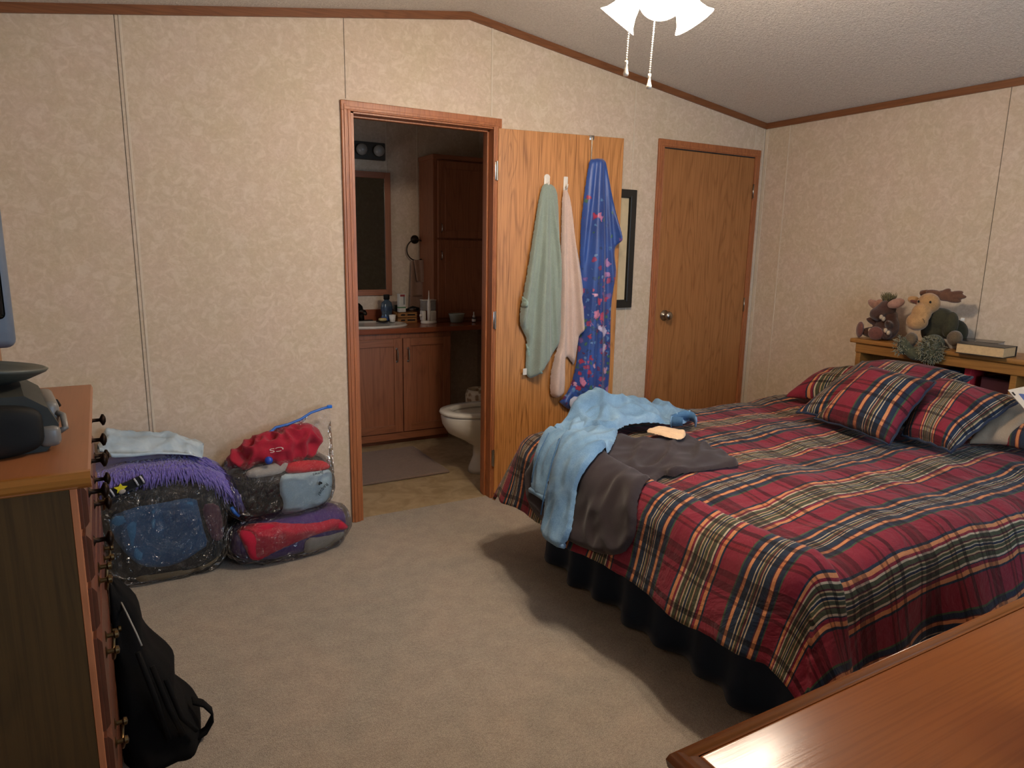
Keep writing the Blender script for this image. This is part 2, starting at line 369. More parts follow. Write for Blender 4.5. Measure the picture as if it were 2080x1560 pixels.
def text(name, s, size, mtx, mt, parent=None, extr=.0006, **k):
    cu = bpy.data.curves.new(name, 'FONT'); cu.body = s; cu.size = size; cu.extrude = extr; cu.align_x = 'CENTER'; cu.align_y = 'CENTER'; cu.resolution_u = 3
    t = bpy.data.objects.new('tmp', cu); COL.objects.link(t); dg = bpy.context.evaluated_depsgraph_get(); me = bpy.data.meshes.new_from_object(t.evaluated_get(dg)); bpy.data.objects.remove(t)
    me.name = name; me.transform(mtx); me.materials.clear(); me.materials.append(mt); o = bpy.data.objects.new(name, me); COL.objects.link(o)
    if parent: o.parent = parent
    return tag(o, **k)
ST = dict(kind='structure')
# ============================================================ ROOM
XL, XR, YB = -1.5, 2.813, -4.3; XRG, ZRG = .657, 2.5435
def ceil_z(x): return ZRG - (.1440 * (x - XRG) if x > XRG else .151 * (XRG - x))
DX0, DX1, DZ = .048, .81, 2.02
m = MB()
m.prism([(XL - .1, 0), (DX0, 0), (DX0, ceil_z(DX0) + .02), (XL - .1, ceil_z(XL - .1) + .02)], 'y', 0, .1)
m.prism([(DX0, DZ), (DX1, DZ), (DX1, ceil_z(DX1) + .02), (XRG, ZRG + .02), (DX0, ceil_z(DX0) + .02)], 'y', 0, .1)
m.prism([(DX1, 0), (XR + .1, 0), (XR + .1, ceil_z(XR + .1) + .02), (DX1, ceil_z(DX1) + .02)], 'y', 0, .1)
m.build('wall_far', M_WALL, **ST)
MB().box((XR, YB, 0), (XR + .1, 0, ceil_z(XR) + .02)).build('wall_right', M_WALL, **ST)
MB().box((XL - .1, YB, 0), (XL, 0, ceil_z(XL) + .02)).build('wall_left', M_WALL, **ST)
wx0, wx1, wz0, wz1 = .1, 1.7, .85, 2.0
m = MB()
m.prism([(XL - .1, 0), (wx0, 0), (wx0, ceil_z(wx0) + .02), (XL - .1, ceil_z(XL - .1) + .02)], 'y', YB - .1, YB)
m.prism([(wx1, 0), (XR + .1, 0), (XR + .1, ceil_z(XR + .1) + .02), (wx1, ceil_z(wx1) + .02)], 'y', YB - .1, YB)
m.box((wx0, YB - .1, 0), (wx1, YB, wz0)); m.prism([(wx0, wz1), (wx1, wz1), (wx1, ceil_z(wx1) + .02), (XRG, ZRG + .02), (wx0, ceil_z(wx0) + .02)], 'y', YB - .1, YB)
m.build('wall_back', M_WALL, **ST)
m = MB()
for a, b in ((wx0 - .05, wx0 + .02), (wx1 - .02, wx1 + .05), ((wx0 + wx1) / 2 - .02, (wx0 + wx1) / 2 + .02)): m.box((a, YB - .06, wz0 - .05), (b, YB + .015, wz1 + .05), .004)
for a, b in ((wz0 - .05, wz0 + .02), (wz1 - .02, wz1 + .05)): m.box((wx0 - .05, YB - .055, a), (wx1 + .05, YB + .012, b), .004)
m.build('window_1', M_WHITE, **ST)
m = MB(); t_ = .06
m.prism([(XL - .1, ceil_z(XL - .1)), (XRG, ZRG), (XR + .1, ceil_z(XR + .1)), (XR + .1, ceil_z(XR + .1) + t_), (XRG, ZRG + t_), (XL - .1, ceil_z(XL - .1) + t_)], 'y', YB - .1, .0)
m.build('ceiling', M_CEIL, **ST)
MB().box((XL - .1, YB - .1, -.08), (XR + .1, .03, 0)).build('floor', M_CARPET, **ST)
# ceiling mouldings (gable and right-hand wall)
h_ = .036
def gable(x): return (x, ceil_z(x) - h_), (x, ceil_z(x))
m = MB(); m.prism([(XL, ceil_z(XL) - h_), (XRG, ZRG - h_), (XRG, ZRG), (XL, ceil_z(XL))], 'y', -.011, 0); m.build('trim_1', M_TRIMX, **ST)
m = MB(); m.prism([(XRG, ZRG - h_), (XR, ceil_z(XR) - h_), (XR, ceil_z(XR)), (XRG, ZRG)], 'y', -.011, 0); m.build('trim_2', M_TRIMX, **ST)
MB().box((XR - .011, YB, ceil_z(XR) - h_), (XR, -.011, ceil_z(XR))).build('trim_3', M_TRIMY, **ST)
# wallpaper panel joints and battens
M_SEAM = plain('panel_joint_dark', '5c5041', .8); M_BATT = plain('cream_batten', 'cdbda6', .55)  # joints are thin strips in one even dark brown
m = MB()
for x, z1 in ((-.8867, ceil_z(-.8867) - h_), (.0264, ceil_z(.0264) - h_)):
    z0 = 0 if x < -.5 else 2.07
    m.box((x - .0012, -.0012, z0), (x + .0012, .002, z1))
m.box((XR - .0012, -1.4502, 0), (XR + .002, -1.4478, ceil_z(XR) - h_))
m.build('trim_4', M_SEAM, **ST)
m = MB()
for x in (-.868, .787, 1.72, 2.72, 2.80): m.box((x - .005, -.003, 0 if x not in (.787,) else 2.07), (x + .005, 0, ceil_z(x) - h_), .001)
m.box((XR - .003, -.195, 0), (XR, -.185, ceil_z(XR) - h_), .001); m.box((XR - .004, -.026, 0), (XR, -.001, ceil_z(XR) - h_), .001)
m.build('trim_5', M_BATT, **ST)
# bathroom door casing and jambs
def casing(name, x0, x1, z1, wl=.045):
    m = MB()
    for (a, b, s) in ((x0, x0 + wl, 1), (x1 - wl, x1, -1)):
        m.box((a, -.014, 0), (b, 0, z1), .003); c0 = a + (.012 if s > 0 else .006); m.box((c0, -.018, 0), (c0 + .012, -.010, z1 - .015), .002)
        c1 = a + (.03 if s > 0 else -.002 + .02); m.box((c1, -.017, 0), (c1 + .006, -.010, z1 - .03), .002)
    m.box((x0 - .001, -.015, z1 - wl), (x1 + .001, 0, z1 + .001), .003); m.box((x0 + .012, -.019, z1 - wl + .006), (x1 - .012, -.010, z1 - wl + .02), .002)
    return m.build(name, M_TRIM, **ST)
casing('trim_6', 0, .8415, 2.06)
m = MB(); m.box((DX0 - .004, -.005, 0), (DX0 + .012, .112, DZ)); m.box((DX1 - .012, -.005, 0), (DX1 + .004, .112, DZ)); m.box((DX0, -.005, DZ - .012), (DX1, .112, DZ + .004))
m.box((DX0 + .012, .045, 0), (DX0 + .022, .075, DZ - .012), .002); m.box((DX1 - .022, .045, 0), (DX1 - .012, .075, DZ - .012), .002); m.box((DX0 + .012, .045, DZ - .022), (DX1 - .012, .075, DZ - .012), .002)
m.build('trim_7', M_TRIM, **ST)
casing('trim_8', 1.9058, 2.7688, 2.06)
# open bathroom door (swung back against the wall)
DH = Vector((.818, -.022, 0)); DA = math.atan2(-.137 + .02, 1.538 - .811)
d1 = empty('door_1', DH, DA, **ST)
DW = .735
MB().box((0, 0, .03), (DW, .035, 2.012), .002).build('door_panel', M_DOOR, d1)
for z in (.24, 1.02, 1.80):
    m = MB(); m.box((-.016, -.002, z - .045), (.001, .003, z + .045), .001); m.tube([(-.006, -.004, z - .048), (-.006, -.004, z + .048)], .006, 10)
    m.build('hinge', M_NICKEL, d1, 'auto')
# the knob on the far face, towards the wall, shows at the open edge
m = MB(); m.lathe([(0, 0), (.030, 0), (.030, .006), (.012, .010), (.011, .02), (.02, .028), (.024, .038), (.018, .047), (0, .05)], 24, T(DW - .06, .035, .98) @ R('X', -90)); m.build('door_knob', M_NICKEL, d1, True)
def dloc(s, y, z): return DH + Matrix.Rotation(DA, 3, 'Z') @ Vector((s, y, z))
DE = np.array([math.cos(DA), math.sin(DA), 0]); DN = np.array([math.sin(DA), -math.cos(DA), 0])
def door_surf(s, t): return np.array(DH)[None] + s[:, None] * DE + (DN * .002)[None] + np.stack([0 * t, 0 * t, t], -1)
def dinv(px, py, off=.03):
    d = CR * (px - 1040) / FPX - CU * (py - 780) / FPX + CW; o = np.array(DH) + DN * off
    k = ((o - CAMP) @ DN) / (d @ DN); p = CAMP + k * d - np.array(DH); return float(p @ DE), float(p[2])
# closet door
d2 = empty('door_2', (1.95, 0, 0), 0, **ST)
MB().box((.004, -.009, .012), (.771, 0, 2.008), .002).build('door_panel', M_DOOR2, d2)
MB().box((0, -.004, .0), (.776, 0, 2.014)).build('door_gap', M_DARKGAP, d2)
m = MB(); m.lathe([(0, 0), (.033, 0), (.033, .006), (.014, .012), (.013, .024), (.024, .032), (.028, .044), (.022, .056), (.008, .06), (0, .06)], 28, T(.075, -.009, 1.008) @ R('X', 90)); m.build('door_knob', M_NICKEL, d2, True)
for z in (.25, 1.06, 1.80): MB().tube([(.774, -.014, z - .045), (.774, -.014, z + .045)], .005, 10).build('hinge', M_NICKEL, d2, True)
# baseboard is absent in this room; framed picture behind the open door
p = empty('picture_frame', (1.50, 0, 1.41), 0, label='black-framed picture on the wall, half hidden behind the open bathroom door', cat='picture')
W2, H2, fw = .25, .345, .048
m = MB()
for lo, hi in (((-W2, -.024, -H2), (-W2 + fw, 0, H2)), ((W2 - fw, -.024, -H2), (W2, 0, H2)), ((-W2, -.0241, H2 - fw), (W2, 0, H2)), ((-W2, -.0241, -H2), (W2, 0, -H2 + fw))): m.box(lo, hi, .004)
for lo, hi in (((-W2 + fw - .012, -.03, -H2 + fw - .012), (-W2 + fw, -.01, H2 - fw + .012)), ((W2 - fw, -.03, -H2 + fw - .012), (W2 - fw + .012, -.01, H2 - fw + .012))): m.box(lo, hi, .003)
m.build('frame', plain('black_frame_paint', '211f1b', .4), p)
MB().box((-W2 + fw - .01, -.008, -H2 + fw - .01), (W2 - fw + .01, -.004, H2 - fw + .01)).build('mat_board', plain('cream_mat_board', 'c9b58f', .8), p)
m = MB(); a, b = .135, .20
for lo, hi in (((-a, -.010, -b), (-a + .006, -.007, b)), ((a - .006, -.010, -b), (a, -.007, b)), ((-a, -.010, b - .006), (a, -.007, b)), ((-a, -.010, -b), (a, -.007, -b + .006))): m.box(lo, hi)
m.build('inner_border', plain('brown_picture_border', '6d4a33', .6), p)
MB().box((-a + .006, -.0095, -b + .006), (a - .006, -.0065, b - .006)).build('print', plain('pale_print', 'b9ad92', .7, 0, .25, 8), p)
# ============================================================ BATHROOM SHELL
bx0, bx1, by1, bz = -.55, 1.62, 1.8, 2.44
MB().box((bx0 - .05, by1, 0), (bx1 + .05, by1 + .05, bz)).build('wall_bathroom_back', M_WALL, **ST)
MB().box((bx0 - .05, .1, 0), (bx0, by1, bz)).build('wall_bathroom_left', M_WALL, **ST)
MB().box((bx1, .1, 0), (bx1 + .05, by1, bz)).build('wall_bathroom_right', M_WALL, **ST)
MB().box((bx0 - .05, .1, bz), (bx1 + .05, by1 + .05, bz + .05)).build('ceiling_bathroom', M_CEIL, **ST)
def vinyl():
    t = NT('beige_vinyl_tile'); v = t.coord('Object', (1, 1, 1), (0, 0, 0), (0, 0, .0)); br = t.n('ShaderNodeTexBrick'); t.l(v, br.inputs[0])
    br.inputs['Scale'].default_value = 1; br.inputs['Brick Width'].default_value = .3; br.inputs['Row Height'].default_value = .3; br.inputs['Mortar Size'].default_value = .004; br.offset = 0
    br.inputs['Color1'].default_value = srgb('a18c6c'); br.inputs['Color2'].default_value = srgb('b09b7a'); br.inputs['Mortar'].default_value = srgb('9a8668')
    c = t.mix(br.outputs[0], t.ramp(t.noise(v, 9, 5, 1.2), [(.35, '86724f'), (.65, 'bda988')]), .5); return t.fin(c, .35, 0, .4)
MB().box((bx0 - .05, .03, -.08), (bx1 + .05, by1 + .05, .0)).build('floor_bathroom', vinyl(), **ST)
m = MB(); m.box((.845, by1 - .003, 0), (.853, by1, bz)); m.box((1.09, by1 - .002, 0), (1.098, by1, bz)); m.build('trim_9', M_BATT, **ST)
# ============================================================ CEILING LIGHT / FAN
fx, fy, fz = .594, -1.50, 2.165
fan = empty('ceiling_fan', (fx, fy, ceil_z(fx)), 0, label='ceiling fan with lit frosted glass bell shades and two pull chains', cat='ceiling fan')
z0 = ceil_z(fx)
def rel(m): return T(0, 0, -z0) @ m
m = MB(); m.lathe([(0, 2.535), (.075, 2.535), (.07, 2.505), (.02, 2.485), (.015, 2.47), (0, 2.47)], 32, rel(Matrix())); m.build('canopy', M_WHITE, fan, True)
m = MB(); m.lathe([(0, 2.475), (.05, 2.47), (.12, 2.45), (.135, 2.40), (.11, 2.35), (.06, 2.335), (.055, 2.30), (.045, 2.27), (0, 2.265)], 40, rel(Matrix())); m.build('motor_housing', M_WHITE, fan, True)
M_BLADE = oak('fan_blade_wood', '7a5534', '5a3b20', 'x', .4)
for k in range(5):
    a = math.radians(30 + 72 * k)
    b = MB(); b.prism([(.17, -.055), (.60, -.07), (.635, -.05), (.645, 0), (.635, .05), (.60, .07), (.17, .055)], 'z', 2.398, 2.406, rel(T(0, 0, 0) @ Matrix.Rotation(a, 4, 'Z')))
    b.build('blade', M_BLADE, fan)
    b = MB(); b.box((.10, -.02, 2.392), (.23, .02, 2.398), .002, 2, rel(Matrix.Rotation(a, 4, 'Z'))); b.build('blade_bracket', M_NICKEL, fan)
def shade_mat():
    t = NT('lit_frosted_glass'); t.b.inputs['Emission Color'].default_value = (1, .83, .62, 1)
    lw = t.n('ShaderNodeLayerWeight'); lw.inputs[0].default_value = .35
    t.fin(t.ramp(t.noise(t.coord(), 12), [(.3, 'f4ead8'), (.7, 'fff6e8')]), .4); t.b.inputs['Emission Strength'].default_value = 15.0
    return t.m
M_SHADE = shade_mat()
M_BULB = plain('glowing_bulb', 'fff0d8', .4, 0, .01, emis=12)
prof = [(.028, .0), (.031, -.015), (.036, -.04), (.043, -.065), (.054, -.088), (.068, -.104), (.066, -.104), (.052, -.086), (.041, -.063), (.034, -.038), (.029, -.013), (.026, .0)]
for az in (25, 150, 262):
    yaw = math.atan2(CR[1], CR[0]); a = math.radians(az) + yaw
    base = T(fx - fx, 0, 0)
    hub = Vector((0, 0, 2.235 - z0)); dirv = Vector((math.cos(a), math.sin(a), 0))
    p0 = hub + dirv * .055 + Vector((0, 0, -.005)); tilt = Matrix.Rotation(a, 4, 'Z') @ R('Y', -40); mm = T(p0 + dirv * .018 + Vector((0, 0, -.02))) @ tilt
    m = MB(); m.tube([hub, hub + dirv * .03 + Vector((0, 0, .004)), p0, p0 + dirv * .018 + Vector((0, 0, -.02))], .009, 10); m.lathe([(0, .03), (.02, .028), (.032, .01), (.033, -.012), (.0, -.012)], 24, mm); m.build('lamp_arm', M_NICKEL, fan, True)
    s = MB().lathe(prof, 40, mm).build('lamp_shade', M_SHADE, fan, True); s.visible_shadow = True
    MB().ell((0, 0, 0), (.02, .02, .028), mm @ T(0, 0, -.045), 2).build('bulb', M_BULB, fan, True)
    L = bpy.data.lights.new('bulb_light', 'POINT'); L.energy = LAMP_W; L.color = LAMP_COL; L.shadow_soft_size = .05
    lo = bpy.data.objects.new('bulb_light', L); COL.objects.link(lo); lo.parent = fan; lo.location = (mm @ T(0, 0, -.108)).translation
M_CHAIN = plain('pale_pull_chain', 'e8dcc8', .3, .3, .02)
for (px, py, zt) in ((1271, 155, 2.14), (1318, 181, 2.16)):
    e = at(px, py, y=fy - .05 if px < 1300 else fy - .06); top = Vector((e.x + (.008 if px < 1300 else .012), e.y, zt)); n = int((top.z - e.z - .045) / .0065); m = MB()
    for i in range(n):
        q = top.lerp(e + Vector((0, 0, .045)), i / n) - Vector((fx, fy, z0)); m.ell(q, (.0026, .0026, .0034), None, 1)
    m.tube([top - Vector((fx, fy, z0)), e + Vector((0, 0, .04)) - Vector((fx, fy, z0))], .0009, 5)
    ch = m.build('pull_chain', M_CHAIN, fan, True)
    MB().lathe([(0, .045), (.0045, .044), (.005, .036), (.0035, .033), (.005, .02), (.0085, .008), (.0075, .001), (0, 0)], 16, T(e - Vector((fx, fy, z0)))).build('chain_pull', M_CHAIN, ch, True)
# ============================================================ BED
BXF, BY0, BY1, BZT = .64, -.84, -2.19, .615     # foot, far side, near side, top height
def bed_surf(s, t, full=True):
    s = np.asarray(s, float); t = np.asarray(t, float)
    cx = np.maximum(s, BXF); cy = np.clip(t, BY1, BY0); ox = np.minimum(s - BXF, 0); oy = np.where(t > BY0, t - BY0, np.where(t < BY1, t - BY1, 0))
    a, b = np.abs(ox), np.abs(oy); d = np.hypot(a, b) + 1e-9; nx, ny = ox / d, oy / d; corner = np.minimum(a, b) / (np.maximum(a, b) + 1e-9) * np.clip(np.minimum(a, b) / .12, 0, 1)
    dd = (a ** 4 + b ** 4) ** (1 / 4)
    r = .13; th_e = math.radians(74); arc = r * th_e; th = np.minimum(dd / r, th_e); ext = np.maximum(dd - arc, 0); flare = .30 + .12 * corner
    out = r * np.sin(th) + ext * flare; drop = r * (1 - np.cos(th)) + ext * np.sqrt(1 - flare ** 2 * .9)
    # gentle vertical folds that grow towards the hem
    amp = np.clip(ext / .3, 0, 1); along = np.where(a > b, t, s)
    out = out + amp * (.016 * np.sin(along * 9 + 1) + .010 * np.sin(along * 23 + .5)) * (1 - corner)
    # the near side hangs in two broad folds
    near = (t < BY1) & (a < b)
    out = out + np.where(near, amp * (.045 * np.sin((s - .2) * 7.5) + .02 * np.sin(s * 17)), 0)
    z = BZT - drop + .006 * np.sin(s * 7 + t * 3) + .007 * np.sin(t * 11 + s * 2) + .004 * np.sin(s * 19 - t * 7)
    z = z - .035 * np.exp(-((s - BXF) / .22) ** 2) * (s > BXF) + .02 * np.clip((s - 1.5), 0, 1)
    return np.stack([cx + nx * out, cy + ny * out, z], -1)
bed = empty('bed', (1.6, -1.52, 0), 0, label='double bed with a pine bookcase headboard and a dark navy bed skirt', cat='bed')
Lb = lambda m: m
def bl(x, y, z): return (x - 1.6, y + 1.52, z)
MB().box(bl(BXF + .06, BY1 + .03, .20), bl(2.50, BY0 - .03, .36), .03).build('box_spring', fabric('box_spring_ticking', 'b7ad9c'), bed)
MB().box(bl(BXF + .04, BY1 + .02, .36), bl(2.52, BY0 - .02, .555), .05, 4).build('mattress', fabric('mattress_ticking', 'c9c1b4'), bed)
m = MB(); m.box(bl(.74, -2.12, .17), bl(2.44, -.91, .2), .004); m.build('bed_frame', M_IRON, bed)
for x in (.8, 2.35):
    for y in (-.95, -2.1): MB().box(bl(x, y - .02, 0), bl(x + .04, y + .02, .17)).build('leg', M_IRON, bed)
# bed skirt: pleated navy cloth on three sides
path = []
for t in np.linspace(2.5, BXF + .03, 150): path.append((t, BY0 - .0, 0, 1))
for t in np.linspace(BY0, BY1, 170): path.append((BXF + .03, t, -1, 0))
for t in np.linspace(BXF + .03, 2.5, 150): path.append((t, BY1 + .0, 0, -1))
vs = []; acc = 0; zs = [.40, .30, .2, .1, .05, .006]
for i, (x, y, nx, ny) in enumerate(path):
    if i: acc += math.hypot(x - path[i - 1][0], y - path[i - 1][1])
    for j, z in enumerate(zs):
        k = j / 5; f = k * (.022 * math.sin(acc * 34) + .016 * math.sin(acc * 15 + 1)) + .03 * k + .012 * k * NZ(acc * 9, z * 4)
        vs.append(bl(x + nx * f, y + ny * f, z + (.012 * abs(math.sin(acc * 9)) if j == 5 else 0)))
sk = mesh_obj('bed_skirt', vs, grid_faces(len(path), len(zs)), fabric('navy_skirt_cotton', '1b2636', 500, .15, .2), bed); thick(sk, .003)
# bookcase headboard
hx0, hx1, hy0, hy1, hz = 2.545, 2.80, -.985, -2.55, .955
hb = MB(); hb.box(bl(hx0 - .02, hy1 - .02, hz - .024), bl(hx1, hy0 + .03, hz), .007, 3); hbo = hb.build('headboard', M_HEADB, bed, 'auto')
m = MB(); m.box(bl(hx0 - .006, hy1, hz - .075), bl(hx0 + .02, hy0, hz - .024), .004); m.build('headboard_rail', M_HEADB, bed)
m = MB()
for y in (hy0 - .03, hy1 + .002, (hy0 + hy1) / 2 - .015): m.box(bl(hx0, y, .05), bl(hx1 - .01, y + .028, hz - .02), .003)
m.box(bl(hx1 - .03, hy1, .3), bl(hx1 - .01, hy0, hz - .03)); m.box(bl(hx0 + .01, hy1 + .01, .60), bl(hx1 - .02, hy0 - .01, .63)); m.box(bl(hx0, hy1, .28), bl(hx0 + .02, hy0, .62))
m.build('headboard_cubby', M_HEADB, bed)
# comforter
ns, nt = 190, 230; LS = .385
S_ = np.linspace(2.5, BXF - LS, ns); T_ = np.linspace(BY0 + LS, BY1 - .40, nt); SS, TT = np.meshgrid(S_, T_, indexing='ij'); Pc = bed_surf(SS.ravel(), TT.ravel())
for i in range(len(Pc)):
    x, y, z = Pc[i]; Pc[i, 2] += .007 * NZ(x * 9, y * 9, 1) + .003 * NZ(x * 30, y * 30, 4); Pc[i, 0] += .010 * NZ(y * 8, z * 7, 3) * (z < .55)
    if Pc[i, 2] < .03: Pc[i, 2] = .03
cf = mesh_obj('comforter', Pc, grid_faces(ns, nt), M_PLAID, uv=np.stack([SS.ravel(), TT.ravel() + .10], -1), label='red and navy plaid comforter spread over the bed, hanging past its foot', cat='comforter')
thick(cf, .014)
# quilting seams across the comforter
BR = (.1, 2.4, -2.6, -.45)
def onbed(pts): return [inv(bed_surf, px, py, BR) for px, py in pts]
# ---- pillows: four corners in space, bulging between them
def pillow(name, c, bulge, mt, uvs=(0, 0), uvrot=False, n=34, flange=.0, wr=.012, seed=0, parent=None, **k):
    a, b, c_, d = [Vector(q) for q in c]     # top-left, top-right, bottom-right, bottom-left as seen from the front
    vs = []; uv = []; N = ((b - a).cross(d - a)).normalized()
    if N.dot(Vector(CAMP) - a) < 0: N = -N
    W_ = (b - a).length; H_ = (d - a).length; fs = []
    for side in (1, -1):
        for i in range(n):
            for j in range(n):
                u, v = i / (n - 1), j / (n - 1); U, V = 2 * u - 1, 2 * v - 1; e = (1 - abs(U) ** 2.6) * (1 - abs(V) ** 2.6)
                pin = 1 - .06 * (1 - abs(V) ** 2) * abs(U) ** 3; pin2 = 1 - .06 * (1 - abs(U) ** 2) * abs(V) ** 3
                uu, vv = .5 + (u - .5) * pin, .5 + (v - .5) * pin2
                p = a.lerp(b, uu).lerp(d.lerp(c_, uu), vv); h = bulge * max(e, 0) ** .55
                h += wr * NZ(U * 2.2 + seed, V * 2.2, side + seed) * (e ** .3 if e > 0 else 0)
                if side < 0: h *= .55
                vs.append(p + N * h * side + Vector((0, 0, 0))); uv.append(((v * H_, u * W_) if not uvrot else (u * W_, v * H_)))
        o = 0 if side > 0 else n * n
        for i in range(n - 1):
            for j in range(n - 1): fs.append((o + i * n + j, o + (i + 1) * n + j, o + (i + 1) * n + j + 1, o + i * n + j + 1))
    uv = np.array(uv) + np.array(uvs)
    o = mesh_obj(name, vs, fs, mt, parent, uv=uv, **k)
    bm = bmesh.new(); bm.from_mesh(o.data); bmesh.ops.remove_doubles(bm, verts=bm.verts, dist=1e-4); bmesh.ops.recalc_face_normals(bm, faces=bm.faces); bm.to_mesh(o.data); bm.free(); return o
def piping(c, r, mt, parent):
    pts = []; c = [Vector(q) for q in c]; N = ((c[1] - c[0]).cross(c[3] - c[0])).normalized(); ctr = (c[0] + c[2]) / 2
    for i in range(4):
        for k in range(12):
            q = c[i].lerp(c[(i + 1) % 4], k / 12); s = 1 - abs(k / 6 - 1) ** 2; pts.append(q + (ctr - q).normalized() * .012 * s + N * .004 * math.sin(k * 1.9 + i))
    pts.append(pts[0]); return MB().tube(pts, r, 6).build('piping', mt, parent, True)
M_PIPE = fabric('navy_piping', '20283a', 500)
PG = 'plaid pillows against the headboard'
cC = [at(1770, 744, z=.905), at(1900, 776, z=.885), at(1806, 903, z=.655), at(1655, 850, z=.665)]
pC = pillow('throw_pillow', cC, .085, M_PLAID, (.1, .33), seed=2, label='square plaid cushion lying in front of the other pillows, nearest the clothes', cat='pillow', group=PG); piping(cC, .005, M_PIPE, pC)
cB = [at(1752, 735, x=2.36), at(1975, 765, x=2.38), at(1860, 868, z=.69), at(1618, 838, z=.675)]
pB = pillow('pillow', cB, .10, M_PLAID, (.0, .05), seed=5, label='large plaid sham propped on the headboard behind the square cushion', cat='pillow', group=PG); piping(cB, .006, M_PIPE, pB)
cD = [at(1885, 762, x=2.30), at(2074, 812, x=2.16), at(1930, 918, z=.66), at(1832, 886, z=.665)]
pD = pillow('pillow', cD, .075, M_PLAID, (.2, .085), seed=9, label='plaid sham right of the square cushion, with a beige pillow under it', cat='pillow', group=PG); piping(cD, .006, M_PIPE, pD)
cA = [at(1690, 758, x=2.42), at(1800, 760, x=2.42), at(1760, 810, z=.70), at(1592, 806, z=.655)]
pA = pillow('pillow', cA, .085, M_PLAID, (.0, .17), seed=13, label='plaid pillow lying at the far corner of the bed by the wall', cat='pillow', group=PG)
cE = [at(2030, 800, x=2.33), at(2150, 820, x=2.33), at(2060, 905, z=.68), at(1965, 902, z=.66)]
pE = pillow('pillow', cE, .05, fabric('beige_pillow_cotton', '8d7b66'), seed=3, label='plain beige pillow under the right-hand plaid sham', cat='pillow')
cF = [at(2060, 835, x=2.42), at(2230, 850, x=2.42), at(2170, 935, z=.70), at(2005, 895, z=.67)]
pF = pillow('pillow', cF, .06, M_PLAID, (.0, .38), seed=21, label='plaid pillow cut off by the right edge, beyond the beige pillow', cat='pillow', group=PG)
# white care label on the comforter
a = at(1665, 818, z=.655); MB().box((a.x - .012, a.y - .02, .668), (a.x + .02, a.y + .008, .672), .001, 1, None).build('care_label', M_WHITE, None, label='small white fabric label standing up on the comforter beside the far pillows', cat='label')
# packet with printed label on the right-hand pillows
q0, q1, q2, q3 = at(2047, 792, x=2.10), at(2130, 775, x=2.14), at(2150, 815, x=2.05), at(2082, 832, x=2.02)
nn = (q1 - q0).cross(q3 - q0).normalized(); nn = nn if nn.dot(Vector(CAMP) - q0) > 0 else -nn
pk = mesh_obj('packet', [q0, q1, q2, q3, q0 - nn * .012, q1 - nn * .012, q2 - nn * .012, q3 - nn * .012], [(0, 1, 2, 3), (7, 6, 5, 4), (0, 4, 5, 1), (1, 5, 6, 2), (2, 6, 7, 3), (3, 7, 4, 0)], plain('packet_white', 'cfcabf', .4), smooth=False, label='small white and blue packet on the right-hand pillows at the edge of the photo', cat='packet')
def quadpt(u, v): return q0.lerp(q1, u).lerp(q3.lerp(q2, u), v) + nn * .001
for nm, (u0, u1, v0, v1), col in (('blue_panel', (.16, 1, .25, .95), '5468a0'), ('orange_panel', (.5, 1, .02, .24), 'b5713a'), ('black_mark', (.03, .08, .15, .32), '1c1a18')):
    mesh_obj(nm, [quadpt(u0, v0), quadpt(u1, v0), quadpt(u1, v1), quadpt(u0, v1)], [(0, 1, 2, 3)], plain('ink_' + nm, col, .5), pk, smooth=False)
# ---- things on the headboard
bk = empty('book', (0, 0, 0), 0, label='thick cream-edged paperback with a black cover lying on the headboard top', cat='book')
c0 = Vector((2.555, -1.63, hz)); bk.location = c0; bk.rotation_euler = (0, 0, math.radians(4))
MB().box((-.062, -.10, .003), (.06, .098, .046), .002).build('pages', plain('aged_pages', 'c3a274', .9, 0, .1, 90), bk)
m = MB(); m.box((-.066, -.104, .046), (.066, .102, .0485), .0008); m.box((-.066, -.104, .0), (.066, .102, .003), .0008); m.box((.061, -.104, 0), (.066, .102, .0485), .0008); m.build('cover', plain('black_book_cover', '26211f', .4, 0, .4, 30), bk)
b2 = empty('magazine', (2.69, -1.50, hz + .0), math.radians(12), label='thin dark glossy booklet behind the thick paperback on the headboard', cat='booklet')
MB().box((-.06, -.12, 0), (.06, .12, .045), .003).build('pages', plain('booklet_pages', 'a3988c', .6), b2); MB().box((-.062, -.122, .045), (.062, .122, .048), .001).build('cover', plain('dark_booklet_cover', '2c2826', .25, 0, .6, 40), b2)
lump('cloth_pouch', (2.64, -1.95, hz + .018), (.06, .07, .018), fabric('mauve_cloth', '8d7674'), 2.4, label='mauve cloth pouch on the headboard at the right edge', cat='pouch')
# books in the cubby
MB().box((2.62, -1.50, .632), (2.76, -1.40, .85), .002).build('book', plain('blue_book', '24405c', .5), None, label='blue book standing in the dark headboard cubby', cat='book')
MB().box((2.60, -1.56, .632), (2.76, -1.53, .885), .002).build('book', plain('red_book', 'c8323a', .5), None, label='red-spined book standing in the dark headboard cubby', cat='book')
MB().box((2.62, -1.75, .632), (2.76, -1.60, .84), .002).build('book', plain('maroon_book', '3f1620', .5), None, label='thick maroon book right of the red one in the headboard cubby', cat='book')
# ---- plush toys
TOYS = []
def plush(name, parts, mt, parent, vox=.006, sm=4):
    m = MB()
    for c, r, rot in parts:
        mm = Matrix()
        for ax, dg in rot: mm = mm @ R(ax, dg)
        m.ell(c, r, mm, 3)
    o = m.build(name, mt, parent, True, normals=False); rm = o.modifiers.new('skin', 'REMESH'); rm.mode = 'VOXEL'; rm.voxel_size = vox; rm.use_smooth_shade = True
    s = o.modifiers.new('soft', 'SMOOTH'); s.iterations = sm; return o
def fur(name, col): return fabric(name, col, 260, .3, .8, 30, 1.0, .4)
